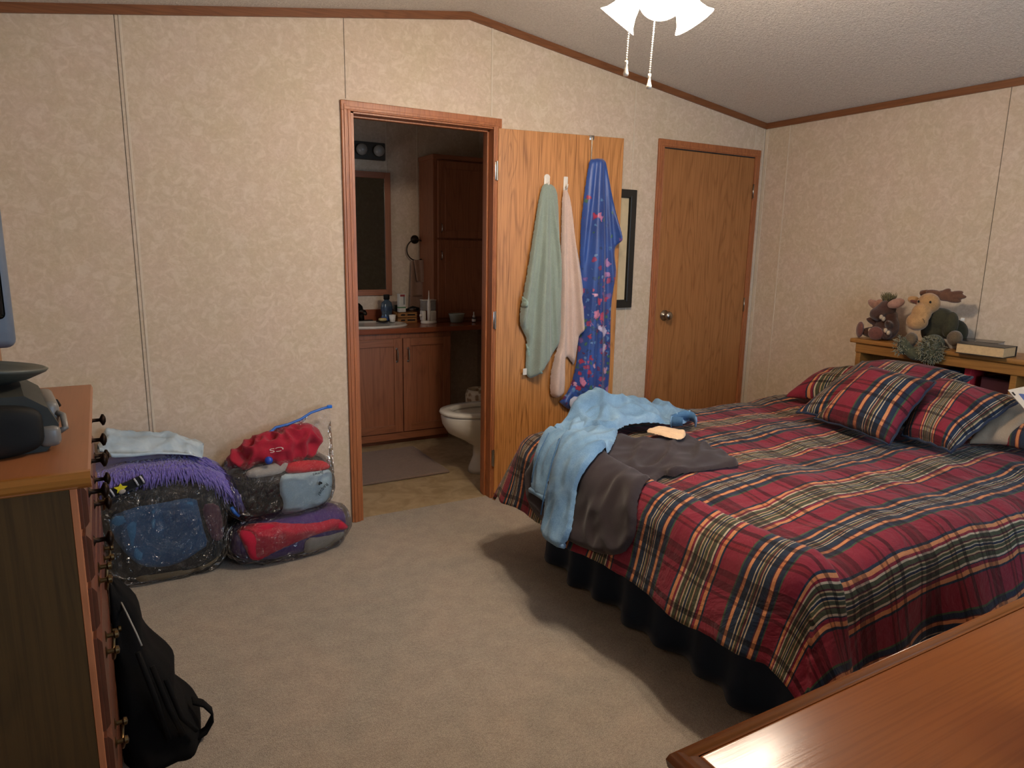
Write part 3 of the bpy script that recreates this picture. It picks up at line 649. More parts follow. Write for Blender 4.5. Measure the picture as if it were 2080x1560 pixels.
# local frame of a toy: -x faces out of the headboard towards the foot of the bed; turned a little towards the room
ty = empty('plush_toy', (2.66, -1.075, hz), math.radians(-12 + 0), label='dark brown plush animal with pink ears and a mane tuft, left of the moose', cat='plush toy', group='plush animals on the headboard')
BRN = fur('dark_brown_plush', '4a3026'); PNK = fur('dusty_pink_plush', 'a37b6a'); SOLE = fur('chestnut_plush_sole', '6b3f33')
plush('body', [((0, 0, .062), (.052, .056, .066), []), ((.0, 0, .11), (.04, .042, .04), []), ((-.045, .045, .03), (.045, .026, .026), [('Z', -35)]), ((-.045, -.04, .03), (.045, .026, .026), [('Z', 30)]), ((-.035, -.045, .075), (.045, .016, .018), [('Z', 25), ('Y', 25)]), ((-.03, .045, .08), (.045, .016, .018), [('Z', -30), ('Y', 20)])], BRN, ty)
plush('head', [((-.012, .0, .150), (.042, .040, .042), []), ((-.055, .012, .122), (.034, .036, .033), []), ((-.035, .008, .138), (.034, .032, .034), [])], BRN, ty)
plush('ear', [((-.0, .092, .160), (.016, .046, .021), [('X', 24)]), ((-.0, .055, .174), (.014, .028, .016), [('X', 10)])], PNK, ty); plush('ear', [((-.02, -.055, .178), (.018, .042, .024), [('X', -22), ('Z', 20)])], PNK, ty)
plush('foot', [((-.085, .078, .04), (.016, .036, .042), [('Z', -30), ('X', 20)])], SOLE, ty); plush('foot', [((-.092, -.028, .034), (.016, .037, .034), [('Z', 20)])], SOLE, ty)
CRM = fur('cream_plush_toe', 'b9a184')
for c in ((-.07, .03, .042), (-.062, .022, .03), (-.078, -.07, .052), (-.068, -.078, .042), (-.078, -.035, .112), (-.07, -.042, .104)): plush('toe', [(c, (.009, .009, .012), [])], CRM, ty, .003, 2)
m = MB()
for i in range(150):
    a = random.uniform(-1, 1); b = random.uniform(-1, 1); base = Vector((-.01 + a * .018, b * .022, .185)); tip = base + Vector((random.uniform(-.02, .02), random.uniform(-.022, .022), random.uniform(.02, .045)))
    m.tube([base, base.lerp(tip, .5) + Vector((random.uniform(-.004, .004), random.uniform(-.004, .004), .004)), tip], [.0018, .0014, .0004], 4)
mn = m.build('mane', fabric('olive_mane_yarn', '6f6544', 200), ty, True); mn['kind'] = 'stuff'
mo = empty('plush_moose', (2.62, -1.335, hz), math.radians(18), label='tan plush moose with brown antlers and a green plaid shirt sitting beside the book', cat='plush toy', group='plush animals on the headboard')
TAN = fur('tan_moose_plush', 'a87e50'); GRN = fabric('dark_green_flannel', '34301f', 200, .45, .4, 26); ANT = fur('brown_antler_felt', '64422f'); CAM = fabric('grey_green_fleece', '484734', 90, .5, 1.0, 40)
plush('body', [((.02, -.02, .07), (.06, .065, .075), []), ((.0, -.03, .12), (.05, .055, .05), []), ((-.03, -.075, .10), (.03, .03, .06), [('Y', 15)]), ((.06, -.08, .06), (.05, .05, .06), [])], GRN, mo)
plush('head', [((-.02, .02, .185), (.042, .046, .048), []), ((-.052, .036, .145), (.038, .040, .045), [('Y', 10)]), ((-.068, .045, .108), (.036, .044, .040), [])], TAN, mo, .005, 5)
for c in ((-.061, .006, .195), (-.066, .050, .195)): MB().ell(c, (.004, .004, .0055), None, 2).build('eye', M_BLACK, mo, True)
MB().tube([(-.101, .018, .125), (-.104, .012, .118), (-.100, .010, .108)], .0014, 6).build('mouth', plain('brown_stitch', '4a2e1c', .9), mo)
plush('ear', [((-.01, .082, .198), (.013, .026, .018), [('X', 10)])], TAN, mo, .004, 3); plush('ear', [((-.01, .082, .193), (.016, .018, .010), [('X', 10)]), ((-.016, .06, .188), (.012, .02, .012), [])], SOLE, mo, .004, 3)
plush('antler', [((-.005, .005, .232), (.015, .036, .014), [('X', 8)]), ((.0, -.035, .222), (.015, .042, .024), [('X', 6)]), ((.0, -.072, .236), (.012, .030, .010), [('X', -12)]), ((.0, -.082, .220), (.012, .034, .011), [('X', -4)]), ((.0, -.068, .204), (.012, .03, .011), [('X', 4)]), ((.0, -.035, .242), (.012, .02, .010), [('X', -30)])], ANT, mo, .004, 2)
plush('antler', [((.02, .045, .232), (.012, .022, .012), [('X', -10)]), ((.035, .06, .228), (.03, .012, .014), [])], ANT, mo, .004, 3)
for c, r in (((-.085, .055, .03), (.03, .026, .032)), ((-.075, -.105, .05), (.03, .03, .034))): plush('hoof', [(c, r, [])], fur('olive_brown_paw', '5c4a34'), mo)
plush('leg', [((-.075, -.03, .015), (.045, .045, .045), []), ((-.105, -.028, -.02), (.03, .048, .045), []), ((-.095, .075, .0), (.03, .03, .04), []), ((-.10, .02, -.03), (.03, .045, .03), [])], CAM, mo)
m = MB()
for i in range(420):
    if i % 4: c = Vector((-.108, -.03, -.006)); rr = (.03, .05, .052)
    else: c = Vector((-.103, .088, .0)); rr = (.02, .025, .035)
    d = Vector((-abs(random.gauss(0, 1)), random.gauss(0, 1), random.gauss(0, 1))).normalized(); p = c + Vector((d.x * rr[0], d.y * rr[1], d.z * rr[2])); e = p + d * .006 + Vector((random.uniform(-.008, .002), random.uniform(-.014, .014), random.uniform(-.012, .012)))
    m.tube([p, p.lerp(e, .5) + d * .004, e], [.0016, .0014, .0006], 4)
lf = m.build('shaggy_leg_yarn', fabric('pale_grey_yarn', '847d62', 90, .5), mo, True); lf['kind'] = 'stuff'
MB().box((-.004, -.118, .12), (.004, -.104, .132), .001).build('tag', M_WHITE, mo)
ty.scale = (1.12,) * 3; mo.scale = (1.15,) * 3
# ============================================================ CLOTHES AT THE FOOT OF THE BED
M_SHIRT = fabric('faded_black_cotton', '2f2729', 500, .12, .3, 7)
shirt = onbed([(1310, 905), (1350, 890), (1405, 893), (1440, 910), (1475, 925), (1502, 942), (1500, 952), (1470, 955), (1440, 960), (1395, 965), (1365, 975), (1345, 968), (1315, 985), (1303, 1010), (1300, 1050), (1296, 1085), (1285, 1112), (1262, 1130), (1225, 1128), (1190, 1116), (1160, 1100), (1128, 1080), (1095, 1055), (1078, 1020), (1070, 985), (1080, 945), (1100, 915), (1150, 890), (1230, 885)])
def sh_f(s, t):
    n = NZ(s * 2.2 + t * 3.5, t * 7 - s * 5, 2); n2 = NZ(s * 7, t * 12, 8)
    return .030 * max(0, .55 - 2.4 * abs(n)) + .010 * (.4 - 1.4 * abs(n2))
patch('t_shirt', shirt, bed_surf, M_SHIRT, .011, .012, .012, .004, 7, 4, .004, sh_f, 1, seed=3, label='faded black t-shirt draped over the foot corner of the bed under the jeans', cat='t-shirt')
hump = inv(bed_surf, 1205, 868, BR)
def jh(s, t):
    r = ((s - hump[0]) / .15) ** 2 + ((t - hump[1]) / .17) ** 2; r2 = ((s - hump[0] - .17) / .16) ** 2 + ((t - hump[1] + .1) / .12) ** 2
    return .100 * math.exp(-r) + .025 * math.exp(-r2)
def jh2(sd, fs_, ft, amp, ang):
    ca, sa = math.cos(ang), math.sin(ang)
    def f(s, t):
        u, v = s * ca + t * sa, -s * sa + t * ca; n = NZ(u * fs_ + sd, v * ft, sd); n2 = NZ(u * fs_ * 2.1, v * ft * 1.7 + sd, 3)
        return jh(s, t) + amp * (.6 - 2.2 * abs(n)) + amp * .5 * (.3 - 1.6 * abs(n2))
    return f
je = empty('jeans', (0, 0, 0), 0, label='washed light-blue jeans heaped on the bed corner with both legs hanging down', cat='jeans')
leg1 = onbed([(1112, 885), (1140, 868), (1165, 880), (1160, 920), (1150, 960), (1140, 1000), (1128, 1022), (1112, 1014), (1091, 1006), (1090, 975), (1094, 940), (1102, 905)])
leg2 = onbed([(1160, 880), (1200, 862), (1250, 868), (1262, 892), (1235, 925), (1212, 955), (1190, 985), (1185, 1020), (1180, 1060), (1174, 1090), (1158, 1118), (1138, 1110), (1125, 1096), (1122, 1060), (1122, 1018), (1132, 985), (1142, 940), (1150, 905)])
body = onbed([(1125, 868), (1165, 850), (1200, 846), (1240, 850), (1290, 845), (1335, 842), (1372, 846), (1400, 855), (1410, 868), (1398, 880), (1370, 884), (1335, 882), (1300, 882), (1275, 886), (1258, 896), (1225, 900), (1190, 892), (1160, 888), (1130, 884), (1118, 880)])
patch('trouser_leg', leg1, bed_surf, M_JEAN, .009, .014, .012, .004, 8, 6, .020, jh2(4, 3.5, 14, .014, .3), 1, seed=11, parent=je)
patch('trouser_leg', leg2, bed_surf, M_JEAN, .009, .020, .012, .004, 8, 6, .034, jh2(9, 3.5, 12, .020, .2), 1, seed=14, parent=je)
patch('denim_body', body, bed_surf, M_JEAN, .009, .020, .014, .006, 8, 6, .042, jh2(2, 4.5, 9, .034, 1.1), 1, seed=17, parent=je)
def bstrip(name, px, r, mt, parent, lift, flat=None):
    pts = []
    for x, y in px:
        s, t = inv(bed_surf, x, y, BR); P = bed_surf(np.array([s]), np.array([t]))[0]; e = 1e-3
        n = np.cross(bed_surf(np.array([s + e]), np.array([t]))[0] - P, bed_surf(np.array([s]), np.array([t + e]))[0] - P); n /= np.linalg.norm(n); n *= 1 if n @ (CAMP - P) > 0 else -1
        pts.append(Vector(P + n * (lift + (jh(s, t) if parent is je else 0))))
    return MB().tube(pts, r, 8).build(name, mt, parent, True)
bstrip('cuff', [(1091, 997), (1101, 1002), (1112, 1009), (1121, 1016)], .012, M_JEAN, je, .032); bstrip('cuff', [(1128, 1094), (1138, 1102), (1150, 1110), (1160, 1112)], .011, M_JEAN, je, .038)
bstrip('seam', [(1160, 890), (1152, 915), (1146, 945), (1140, 975), (1132, 1010), (1127, 1050)], .003, M_JEAND, je, .066)
bstrip('seam', [(1130, 905), (1120, 930), (1112, 955), (1107, 985)], .002, M_JEAND, je, .068)
# waistband loop standing open at the far end of the jeans
wb = inv(bed_surf, 1396, 884, BR); wc = Vector(bed_surf(np.array([wb[0]]), np.array([wb[1]]))[0])
vs = []; fs = []; K = 40
for k in range(K):
    a = math.radians(-30 + 250 * k / (K - 1)); r = .058 + .008 * math.sin(a * 3)
    for j in range(2):
        vs.append(wc + Vector((-.02 + r * math.cos(a) * 1.0, r * .85 * math.sin(a), .050 + .006 * math.sin(a * 2) + j * (.040 + .006 * math.sin(a)))))
o = mesh_obj('waistband', vs, grid_faces(K, 2), M_JEAND, je); thick(o, .004, 0)
for k in range(0, K, 10):
    a_, b_ = vs[2 * k], vs[2 * k + 1]; MB().tube([a_ - Vector((0, 0, .004)), a_.lerp(b_, .5) + (a_ - wc).normalized() * .006, b_ + Vector((0, 0, .003))], .004, 6).build('belt_loop', M_JEAN, je, True)
tan = onbed([(1310, 893), (1325, 886), (1345, 884), (1365, 888), (1375, 892), (1391, 890), (1391, 903), (1378, 910), (1362, 907), (1345, 902), (1328, 897)])
patch('cream_strap', tan, bed_surf, fabric('cream_twill', 'd9b893', 300, .08, .3, 12), .006, .010, .008, .004, 20, 20, .032, None, 1, seed=5, label='cream folded cloth strap lying on the black shirt beside the jeans waistband', cat='cloth strap')
# ============================================================ THINGS HANGING ON THE BATHROOM DOOR
def dp(l): return [dinv(x, y) for x, y in l]
def folds(hs, hz, amp, freq, seed, grow=.5):
    def f(s, t):
        a = math.atan2(s - hs, max(hz - t, .02) + .12); k = min(1, max(0, (hz - t) / grow)); w = a * freq + seed + .9 * NZ(s * 3, t * 1.3, seed)
        r1 = 1 - abs(math.sin(w * .21)) ** .8; r2 = 1 - abs(math.sin(w * .55 + 1.3)) ** .9
        return amp * (.25 + .75 * k) * (1.0 * r1 + .5 * r2) + .004 * NZ(s * 14, t * 5, seed)
    return f
def terry(name, col): return fabric(name, col, 330, .08, .6, 14, 1.0, .35)
M_SAGE = terry('sage_green_terry', '8b978b'); M_PINK = terry('pale_pink_terry', 'c9b0a2')
h1 = dinv(1112, 372); h2 = dinv(1150, 378); h3 = dinv(1206, 310)
sage = empty('bath_towel', tuple(dloc(h1[0], -.02, h1[1])), DA, label='sage green bath towel hanging from the left white hook on the open door', cat='towel')
MI = sage.matrix_basis if False else (Matrix.Translation(sage.location) @ Matrix.Rotation(DA, 4, 'Z'))
def par(o, e):
    """parent while the mesh keeps its place"""
    mw = Matrix.Translation(e.location) @ Matrix.Rotation(e.rotation_euler.z, 4, 'Z'); o.data.transform(mw.inverted()); o.parent = e; return o
sg = dp([(1104, 372), (1118, 371), (1130, 378), (1136, 400), (1139, 480), (1140, 560), (1141, 632), (1142, 690), (1128, 715), (1112, 740), (1098, 758), (1080, 772), (1070, 766), (1067, 745), (1068, 715), (1070, 690), (1062, 672), (1053, 657), (1056, 625), (1062, 595), (1075, 520), (1088, 440), (1097, 390)])
par(patch('terry_cloth', sg, door_surf, M_SAGE, .0075, .018, .02, .002, 6, 2, .012, folds(h1[0], h1[1], .060, 95, 1), 1, soft=5), sage)
def band(name, px, mt, hook, amp, fr, sd, lift, parent):
    q = dp(px); f = folds(hook[0], hook[1], amp, fr, sd); par(patch(name, q, door_surf, mt, .009, .006, .006, .0, 1, 1, lift, f, 0), parent)
band('woven_border', [(1068, 697), (1072, 700), (1084, 724), (1096, 748), (1100, 757), (1090, 762), (1080, 745), (1070, 722)], fabric('sage_woven_band', '8ea398', 150, .05, .2, 12), h1, .060, 95, 1, .024, sage)
band('woven_border', [(1060, 600), (1071, 612), (1068, 630), (1056, 622)], fabric('sage_woven_band', '8ea398'), h1, .060, 95, 1, .024, sage)
tg = Vector(dloc(*[dinv(1066, 755)[0], -.03, dinv(1066, 755)[1]])); par(MB().box((tg.x - .012, tg.y - .001, tg.z - .018), (tg.x + .012, tg.y + .001, tg.z + .018), .0005).build('care_tag', M_WHITE), sage)
pink = empty('bath_towel', tuple(dloc(h2[0], -.02, h2[1])), DA, label='pale pink bath towel hanging between the sage towel and the blue robe', cat='towel')
pk_ = dp([(1143, 388), (1150, 382), (1158, 388), (1166, 430), (1172, 490), (1180, 535), (1186, 580), (1188, 600), (1184, 605), (1192, 630), (1198, 662), (1190, 672), (1178, 676), (1176, 700), (1172, 728), (1168, 746), (1160, 735), (1151, 722), (1150, 745), (1150, 775), (1147, 800), (1132, 811), (1119, 806), (1116, 790), (1118, 760), (1124, 730), (1134, 700), (1138, 650), (1139, 560), (1140, 460)])
par(patch('terry_cloth', pk_, door_surf, M_PINK, .0075, .016, .018, .002, 6, 2, .008, folds(h2[0], h2[1], .055, 100, 2.5), 1, soft=5), pink)
band('woven_border', [(1119, 768), (1124, 758), (1148, 748), (1149, 757), (1126, 772), (1120, 782)], fabric('pink_woven_band', 'd2bcae', 150, .05, .2, 12), h2, .055, 100, 2.5, .018, pink)
def floral():
    t = NT('blue_floral_satin'); c = t.coord('Object'); xyz = t.sep(c); hgt = xyz[2]
    a = t.noise(c, 3, 2); base = t.ramp(a, [(.35, '1f3a78'), (.65, '2c4f96')])
    dens = t.ramp(t.math('MULTIPLY', hgt, -1.0), [(.0, (0, 0, 0)), (.62, (.08, .08, .08)), (.78, (.55, .55, .55)), (.98, (1, 1, 1)), (1.0, (.8, .8, .8))])
    def layer(base, scale, rad, cols, loc, thr, petals=0.0):
        v = t.n('ShaderNodeTexVoronoi'); vv = t.coord('Object', (1, 1, 1), loc); n = t.n('ShaderNodeTexNoise'); t.l(vv, n.inputs[0]); n.inputs['Scale'].default_value = 40
        mx = t.n('ShaderNodeMix', data_type='RGBA', blend_type='LINEAR_LIGHT'); mx.inputs[0].default_value = .02; t.l(vv, mx.inputs[6]); t.l(n.outputs[1], mx.inputs[7]); t.l(mx.outputs[2], v.inputs[0]); v.inputs['Scale'].default_value = scale
        s = t.sep(v.outputs['Color']); sel = t.math('GREATER_THAN', t.math('ADD', s[0], t.math('MULTIPLY', dens, .75)), thr); near = t.math('LESS_THAN', v.outputs['Distance'], rad)
        pc = t.ramp(s[1], [(i / len(cols), x) for i, x in enumerate(cols)], 'CONSTANT'); ctr = t.ramp(v.outputs['Distance'], [(0, 'f0d8c0'), (rad * .35, 'ffffff'), (rad, '9a8aa0')])
        return t.mix(base, t.mix(pc, ctr, .6, 'MULTIPLY'), t.math('MULTIPLY', t.math('MULTIPLY', sel, near), .9))
    col = layer(base, 38, .42, ['2f4c86', '5a86b4', '46704c', '27406e', '7090b8'], (.3, .2, 0), .96)
    col = layer(col, 26, .40, ['a03a5a', '6a2450', 'c05070', 'b02c44', '7a5a96'], (1.3, .7, .4), .98)
    col = layer(col, 14, .36, ['e08aa8', 'c8405f', 'ddd0e6', 'b07aa8', 'ecb4c8'], (5.1, 2.7, 1.4), 1.0)
    m = t.fin(col, .42, 0, .5, .2); t.bump(t.noise(c, 300, 2), .08, .002); return m
M_FLORAL = floral()
robe = empty('floral_robe', tuple(dloc(h3[0], -.03, h3[1])), DA, label='long royal blue satin robe with pink flowers hanging from the over-door hook', cat='robe')
rb = dp([(1198, 322), (1214, 320), (1232, 320), (1238, 350), (1246, 400), (1254, 445), (1262, 480), (1262, 492), (1254, 498), (1250, 510), (1254, 545), (1254, 562), (1246, 590), (1243, 640), (1243, 700), (1241, 760), (1237, 815), (1225, 838), (1200, 838), (1175, 830), (1160, 837), (1136, 820), (1140, 812), (1158, 790), (1170, 745), (1176, 690), (1179, 600), (1178, 480), (1186, 400), (1193, 350)])
par(patch('robe_cloth', rb, door_surf, M_FLORAL, .0075, .025, .02, .002, 5, 2, .006, folds(h3[0] + .04, h3[1] + .15, .055, 80, .4, .7), 1, soft=6), robe)
ln = dp([(1150, 812), (1166, 800), (1185, 812), (1200, 822), (1196, 842), (1172, 845), (1158, 836)])
par(patch('robe_lining', ln, door_surf, fabric('pale_lining', 'b3b6c4'), .009, .01, .01, .004, 9, 2, .05, None, 1), robe)
# hooks
for (px, py, dz) in ((1112, 372, 0), (1150, 376, 0)):
    s, z = dinv(px, py, .012); hk = empty('wall_hook', tuple(dloc(s, 0, z)), DA, label=('white adhesive hook holding the sage green towel' if px < 1120 else 'white adhesive hook holding the pale pink towel'), cat='hook', group='white adhesive door hooks')
    m = MB(); w = .017 if px < 1120 else .013
    if px < 1120: m.lathe([(0, 0), (w, 0), (w, .006), (0, .008)], 24, T(0, 0, .03) @ R('X', 90)); m.box((-w, -.007, -.03), (w, 0, .03), .004)
    else: m.box((-w, -.007, -.045), (w, 0, .045), .004)
    m.build('hook_plate', M_WHITE, hk, 'auto'); MB().tube([(0, -.005, -.01), (0, -.016, -.018), (0, -.026, -.012), (0, -.03, .004)], .005, 8).build('hook', M_WHITE, hk, True)
oh = empty('over_door_hook', tuple(dloc(h3[0], 0, 2.012)), DA, label='metal over-door hook carrying the blue floral robe', cat='hook')
m = MB(); m.box((-.014, -.002, -.022), (.014, -.0005, .002), .0004); m.box((-.014, -.002, .0005), (.014, .037, .002), .0004); m.box((-.014, .0355, -.03), (.014, .037, .002), .0004); m.tube([(0, -.003, -.01), (0, -.004, -.15), (0, -.012, -.172), (0, -.022, -.168)], .004, 10); m.build('hook_wire', M_NICKEL, oh, 'auto')
# ============================================================ FOREGROUND DRESSER (bottom right)
dr = empty('dresser', (.45, -3.0, 0), 0, label='polished orange-brown dresser in the bottom right foreground beside the bed', cat='dresser')
def dl(x, y, z): return (x - .45, y + 3.0, z)
zt, dx0, dx1, dy1, dy0 = .80, -.404, 1.30, -2.780, -3.26
m = MB(); m.box(dl(dx0 + .022, dy0, zt - .022), dl(dx1 - .022, dy1 - .022, zt), .005, 3); m.build('top', M_DRTOP, dr, 'auto')
def rail(name, a, b, mt, out):
    """rounded nosing that frames the top"""
    a, b = Vector(a), Vector(b); d = (b - a).normalized(); n = Vector(out); prof = [(-.001, -.0005), (.006, -.0035), (.011, 0.0), (.017, -.001), (.023, -.006), (.026, -.014), (.024, -.024), (.018, -.032), (.008, -.036), (.006, -.044), (-.004, -.046)]
    vs = []; 
    for p in (a, b):
        for u, w in prof: vs.append(p + n * u + Vector((0, 0, w)) + d * (u if p is b else -u) * 1.0)
    k = len(prof); fs = [(i, i + 1, k + i + 1, k + i) for i in range(k - 1)] + [tuple(range(k))[::-1], tuple(range(k, 2 * k))]
    o = mesh_obj(name, vs, fs, mt, dr, smooth=True); bm = bmesh.new(); bm.from_mesh(o.data); bmesh.ops.recalc_face_normals(bm, faces=bm.faces); bm.to_mesh(o.data); bm.free(); return o
e = .022
rail('edge_moulding', dl(dx0 + e, dy1 - e, zt), dl(dx1 - e, dy1 - e, zt), M_DRTOP, (0, 1, 0))
rail('edge_moulding', dl(dx0 + e, dy0, zt), dl(dx0 + e, dy1 - e, zt), M_DRDK, (-1, 0, 0))
rail('edge_moulding', dl(dx1 - e, dy0, zt), dl(dx1 - e, dy1 - e, zt), M_DRDK, (1, 0, 0))
MB().box(dl(dx0 + .03, dy0 + .02, .08), dl(dx1 - .03, dy1 - .03, zt - .03), .004).build('carcass', M_DRTOP, dr)
MB().box(dl(dx0 + .06, dy0 + .05, 0), dl(dx1 - .06, dy1 - .06, .08)).build('plinth', M_DRDK, dr)
for r_ in range(3):
    for c_ in range(3):
        x0 = dx0 + .05 + c_ * .535; z0_ = .11 + r_ * .215; q = MB().box(dl(x0, dy0 + .004, z0_), dl(x0 + .515, dy0 + .022, z0_ + .20), .004).build('drawer', M_DRTOP, dr)
        MB().tube([dl(x0 + .2, dy0 - .002, z0_ + .10), dl(x0 + .2, dy0 - .02, z0_ + .09), dl(x0 + .315, dy0 - .02, z0_ + .09), dl(x0 + .315, dy0 - .002, z0_ + .10)], .004, 8).build('handle', M_BRASS, q, True)
c = at(2095, 1560, z=zt)
lump('glasses_case', (c.x + .075, c.y - .02, zt + .03), (.07, .045, .03), M_BLACK, 2.6, rz=.4, wr=0, label='black rounded case on the dresser at the bottom right corner', cat='case')
# ============================================================ CHEST OF DRAWERS (left)
CA = math.radians(1.2)
ch = empty('chest_of_drawers', (-1.065, -1.50, 0), CA, label='tall walnut-sided chest of drawers at the left edge of the room', cat='chest of drawers')
# local frame: +x out of the drawer fronts, y along the width
yn, yf = -.43, .43
m = MB(); prf = [(-.42, .972), (.012, .972), (.018, .978), (.030, .982), (.034, .990), (.030, 1.0), (-.42, 1.0)]
m.prism(prf, 'y', yn - .012, yf + .012); m.build('top', M_CHTOP, ch)
m = MB(); prf2 = [(yn - .004, .968), (yn - .012, .974), (yn - .018, .980), (yn - .018, .990), (yn - .012, 1.0002), (yn + .0, 1.0002), (yn + .0, .968)]
m.prism(prf2, 'x', -.42, .034); m.build('edge_moulding', M_CHEDGE, ch)
MB().box((-.41, yn + .006, .03), (.0, yf - .006, .972), .002).build('carcass', M_CHEST, ch)
MB().box((-.001, yn + .004, .03), (.010, yf - .004, .972), .001).build('face_frame', M_CHFACE, ch)
def pull_knob(p, y, z):
    MB().lathe([(0, 0), (.011, 0), (.011, .003), (.005, .006), (.0045, .022), (.008, .024), (.016, .028), (.015, .033), (.006, .037), (0, .0375)], 18, T(.022, y, z) @ R('Y', 90)).build('knob', M_IRON, p, True)
def pull_bail(p, y, z):
    m = MB()
    for s in (-1, 1): m.lathe([(0, 0), (.011, 0), (.012, .003), (.005, .006), (.0045, .017), (.009, .020), (.008, .026), (0, .028)], 14, T(.022, y + s * .034, z + .006) @ R('Y', 90))
    pts = [Vector((.040 - .004 * math.sin(a), y + .034 * math.cos(a) , z + .006 - .032 * math.sin(a))) for a in np.linspace(0, math.pi, 13)]
    m.tube(pts, .0035, 8); m.prism([(y - .055, z - .004), (y - .045, z + .014), (y - .02, z + .010), (y, z + .018), (y + .02, z + .010), (y + .045, z + .014), (y + .055, z - .004), (y + .02, z - .012), (y, z - .020), (y - .02, z - .012)], 'x', .021, .0235)
    m.build('bail_handle', M_BRASS, p, 'auto')
rows = [(.971 - .006, .882, 'k'), (.869, .777, 'k'), (.765, .677, 'b'), (.661, .463, 'b'), (.449, .251, 'b'), (.237, .06, 'b')]
for z1_, z0_, kd in rows:
    nn_ = 2 if kd == 'k' else 1
    for c_ in range(nn_):
        a_ = yn + .02 + c_ * (.82 / nn_); b_ = a_ + .82 / nn_ - .012
        m = MB(); bev = .008; m.box((.008, a_, z0_), (.016, b_, z1_), .001)
        m.prism([(.016, 0), (.018, .003), (.0205, .006), (.024, .012), (.024, z1_ - z0_ - .012), (.0205, z1_ - z0_ - .006), (.018, z1_ - z0_ - .003), (.016, z1_ - z0_)], 'y', a_ + .003, b_ - .003, T(0, 0, z0_))
        q = m.build('drawer', M_CHDRW, ch); zc = (z0_ + z1_) / 2
        if kd == 'k':
            for f in (.22, .78): pull_knob(q, a_ + (b_ - a_) * f, zc)
        else:
            for f in (.18, .80): pull_bail(q, a_ + (b_ - a_) * f, zc)
# television on a wooden stand, only its edge in view
ts = empty('television_stand', (-1.36, -1.17, 1.0), 0, label='small wooden riser on the chest carrying the television', cat='stand')
MB().box((-.10, -.10, .0), (.12, .10, .15), .006).build('riser_box', M_CHEDGE, ts)
tv = empty('television', (-1.345, -1.18, 1.15), math.radians(12), label='grey-blue television cabinet with a dark screen, cut off by the left edge', cat='television')
M_TVG = plain('blue_grey_television_plastic', '5b6470', .45)
m = MB(); m.box((-.16, -.20, .0), (.135, .02, .40), .02, 4); m.build('cabinet', M_TVG, tv, 'auto')
MB().box((-.14, -.212, .07), (.118, -.195, .385), .012, 3).build('screen', plain('dark_television_glass', '101412', .12, 0, .05), tv, 'auto')
# black boxy machine and dish on the chest
M_CASE = plain('charcoal_case', '2c2c25', .7, 0, .2, 12); M_CASE2 = plain('grey_case_trim', '6d675f', .4, 0, .1)
# portable stereo
px = empty('portable_stereo', (-1.20, -1.66, 1.0), math.radians(8), label='dark rounded portable stereo with grey corners on the chest top', cat='stereo')
m = MB(); m.prism([(-.20, 0), (.085, 0), (.105, .02), (.11, .05), (.095, .085), (.06, .112), (-.20, .118)], 'y', -.12, .14); m.build('shell', M_CASE, px)
lump('front_panel', (-.06, -.125, .05), (.145, .03, .05), M_BLACK, 4, wr=0, parent=px)
m = MB(); m.box((.075, -.13, .008), (.112, -.07, .05), .012, 3); m.box((.085, -.06, .03), (.118, .11, .085), .014, 3); m.build('corner_trim', M_CASE2, px, 'auto')
MB().tube([(.112, -.09, .03), (.122, -.09, .035), (.122, -.06, .055), (.112, -.055, .06)], .006, 8).build('latch', M_CASE2, px, True)
MB().tube([(.118, .02, .07), (.124, .045, .055)], .004, 8).build('latch', M_BLACK, px, True)
dish = MB().lathe([(0, 0), (.05, .001), (.09, .014), (.118, .030), (.122, .036), (.115, .039), (.085, .034), (.05, .030), (0, .029)], 48, T(0, 0, 0)).build('dish', plain('grey_green_dish', '3a3d36', .5, 0, .15, 8), None, True, label='round dark grey dish lying on the portable stereo', cat='dish')
dish.location = (-1.215, -1.66, 1.122); dish.rotation_euler = (math.radians(-4), math.radians(6), 0)
# ============================================================ BACKPACK
M_BP = fabric('black_nylon', '0a0a0b', 500, .3, .4, 8, .95, 0)
bp = empty('backpack', (-.93, -1.28, 0), 0, label='black backpack slumped on the carpet against the chest of drawers', cat='backpack')
vs = []; nu, nv = 40, 26
for j in range(nv):
    k = j / (nv - 1); z = .46 * k
    xr = -.845 - .175 * k ** 1.15 + .010 * math.sin(k * 17); xl = -1.045; yc = -1.30 + .10 * k; hy = .135 * (1 - k) ** .5 + .015; cx_ = (xr + xl) / 2; hx = max((xr - xl) / 2, .008)
    if j == nv - 1: hx, hy = .004, .004
    for i in range(nu):
        a = 2 * math.pi * i / nu; c_, s_ = math.copysign(abs(math.cos(a)) ** .6, math.cos(a)), math.copysign(abs(math.sin(a)) ** .6, math.sin(a))
        w = 1 + .10 * NZ(c_ * 2, s_ * 2, k * 6) ; vs.append((cx_ + hx * c_ * w + .93, yc + hy * s_ * w + 1.28, z + .01 * NZ(c_, s_, k * 4) * (k > 0)))
fs = [(j * nu + i, j * nu + (i + 1) % nu, (j + 1) * nu + (i + 1) % nu, (j + 1) * nu + i) for j in range(nv - 1) for i in range(nu)] + [tuple(range(nu))[::-1], tuple(range((nv - 1) * nu, nv * nu))]
bo = mesh_obj('bag_body', vs, fs, M_BP, bp)
def bp_l(p): return Vector(p) + Vector((.93, 1.28, 0))
m = MB(); pts = [bp_l((-.862, -1.33, .10)), bp_l((-.835, -1.35, .095)), bp_l((-.815, -1.36, .07)), bp_l((-.815, -1.36, .045)), bp_l((-.835, -1.37, .02)), bp_l((-.87, -1.38, .012))]
for a_, b_ in zip(pts, pts[1:]): pass
vs = []
for p in pts:
    for s in (-1, 1): vs.append(p + Vector((0, s * .017, 0)))
thick(mesh_obj('strap', vs, grid_faces(len(pts), 2), M_BP, bp), .006, 0)
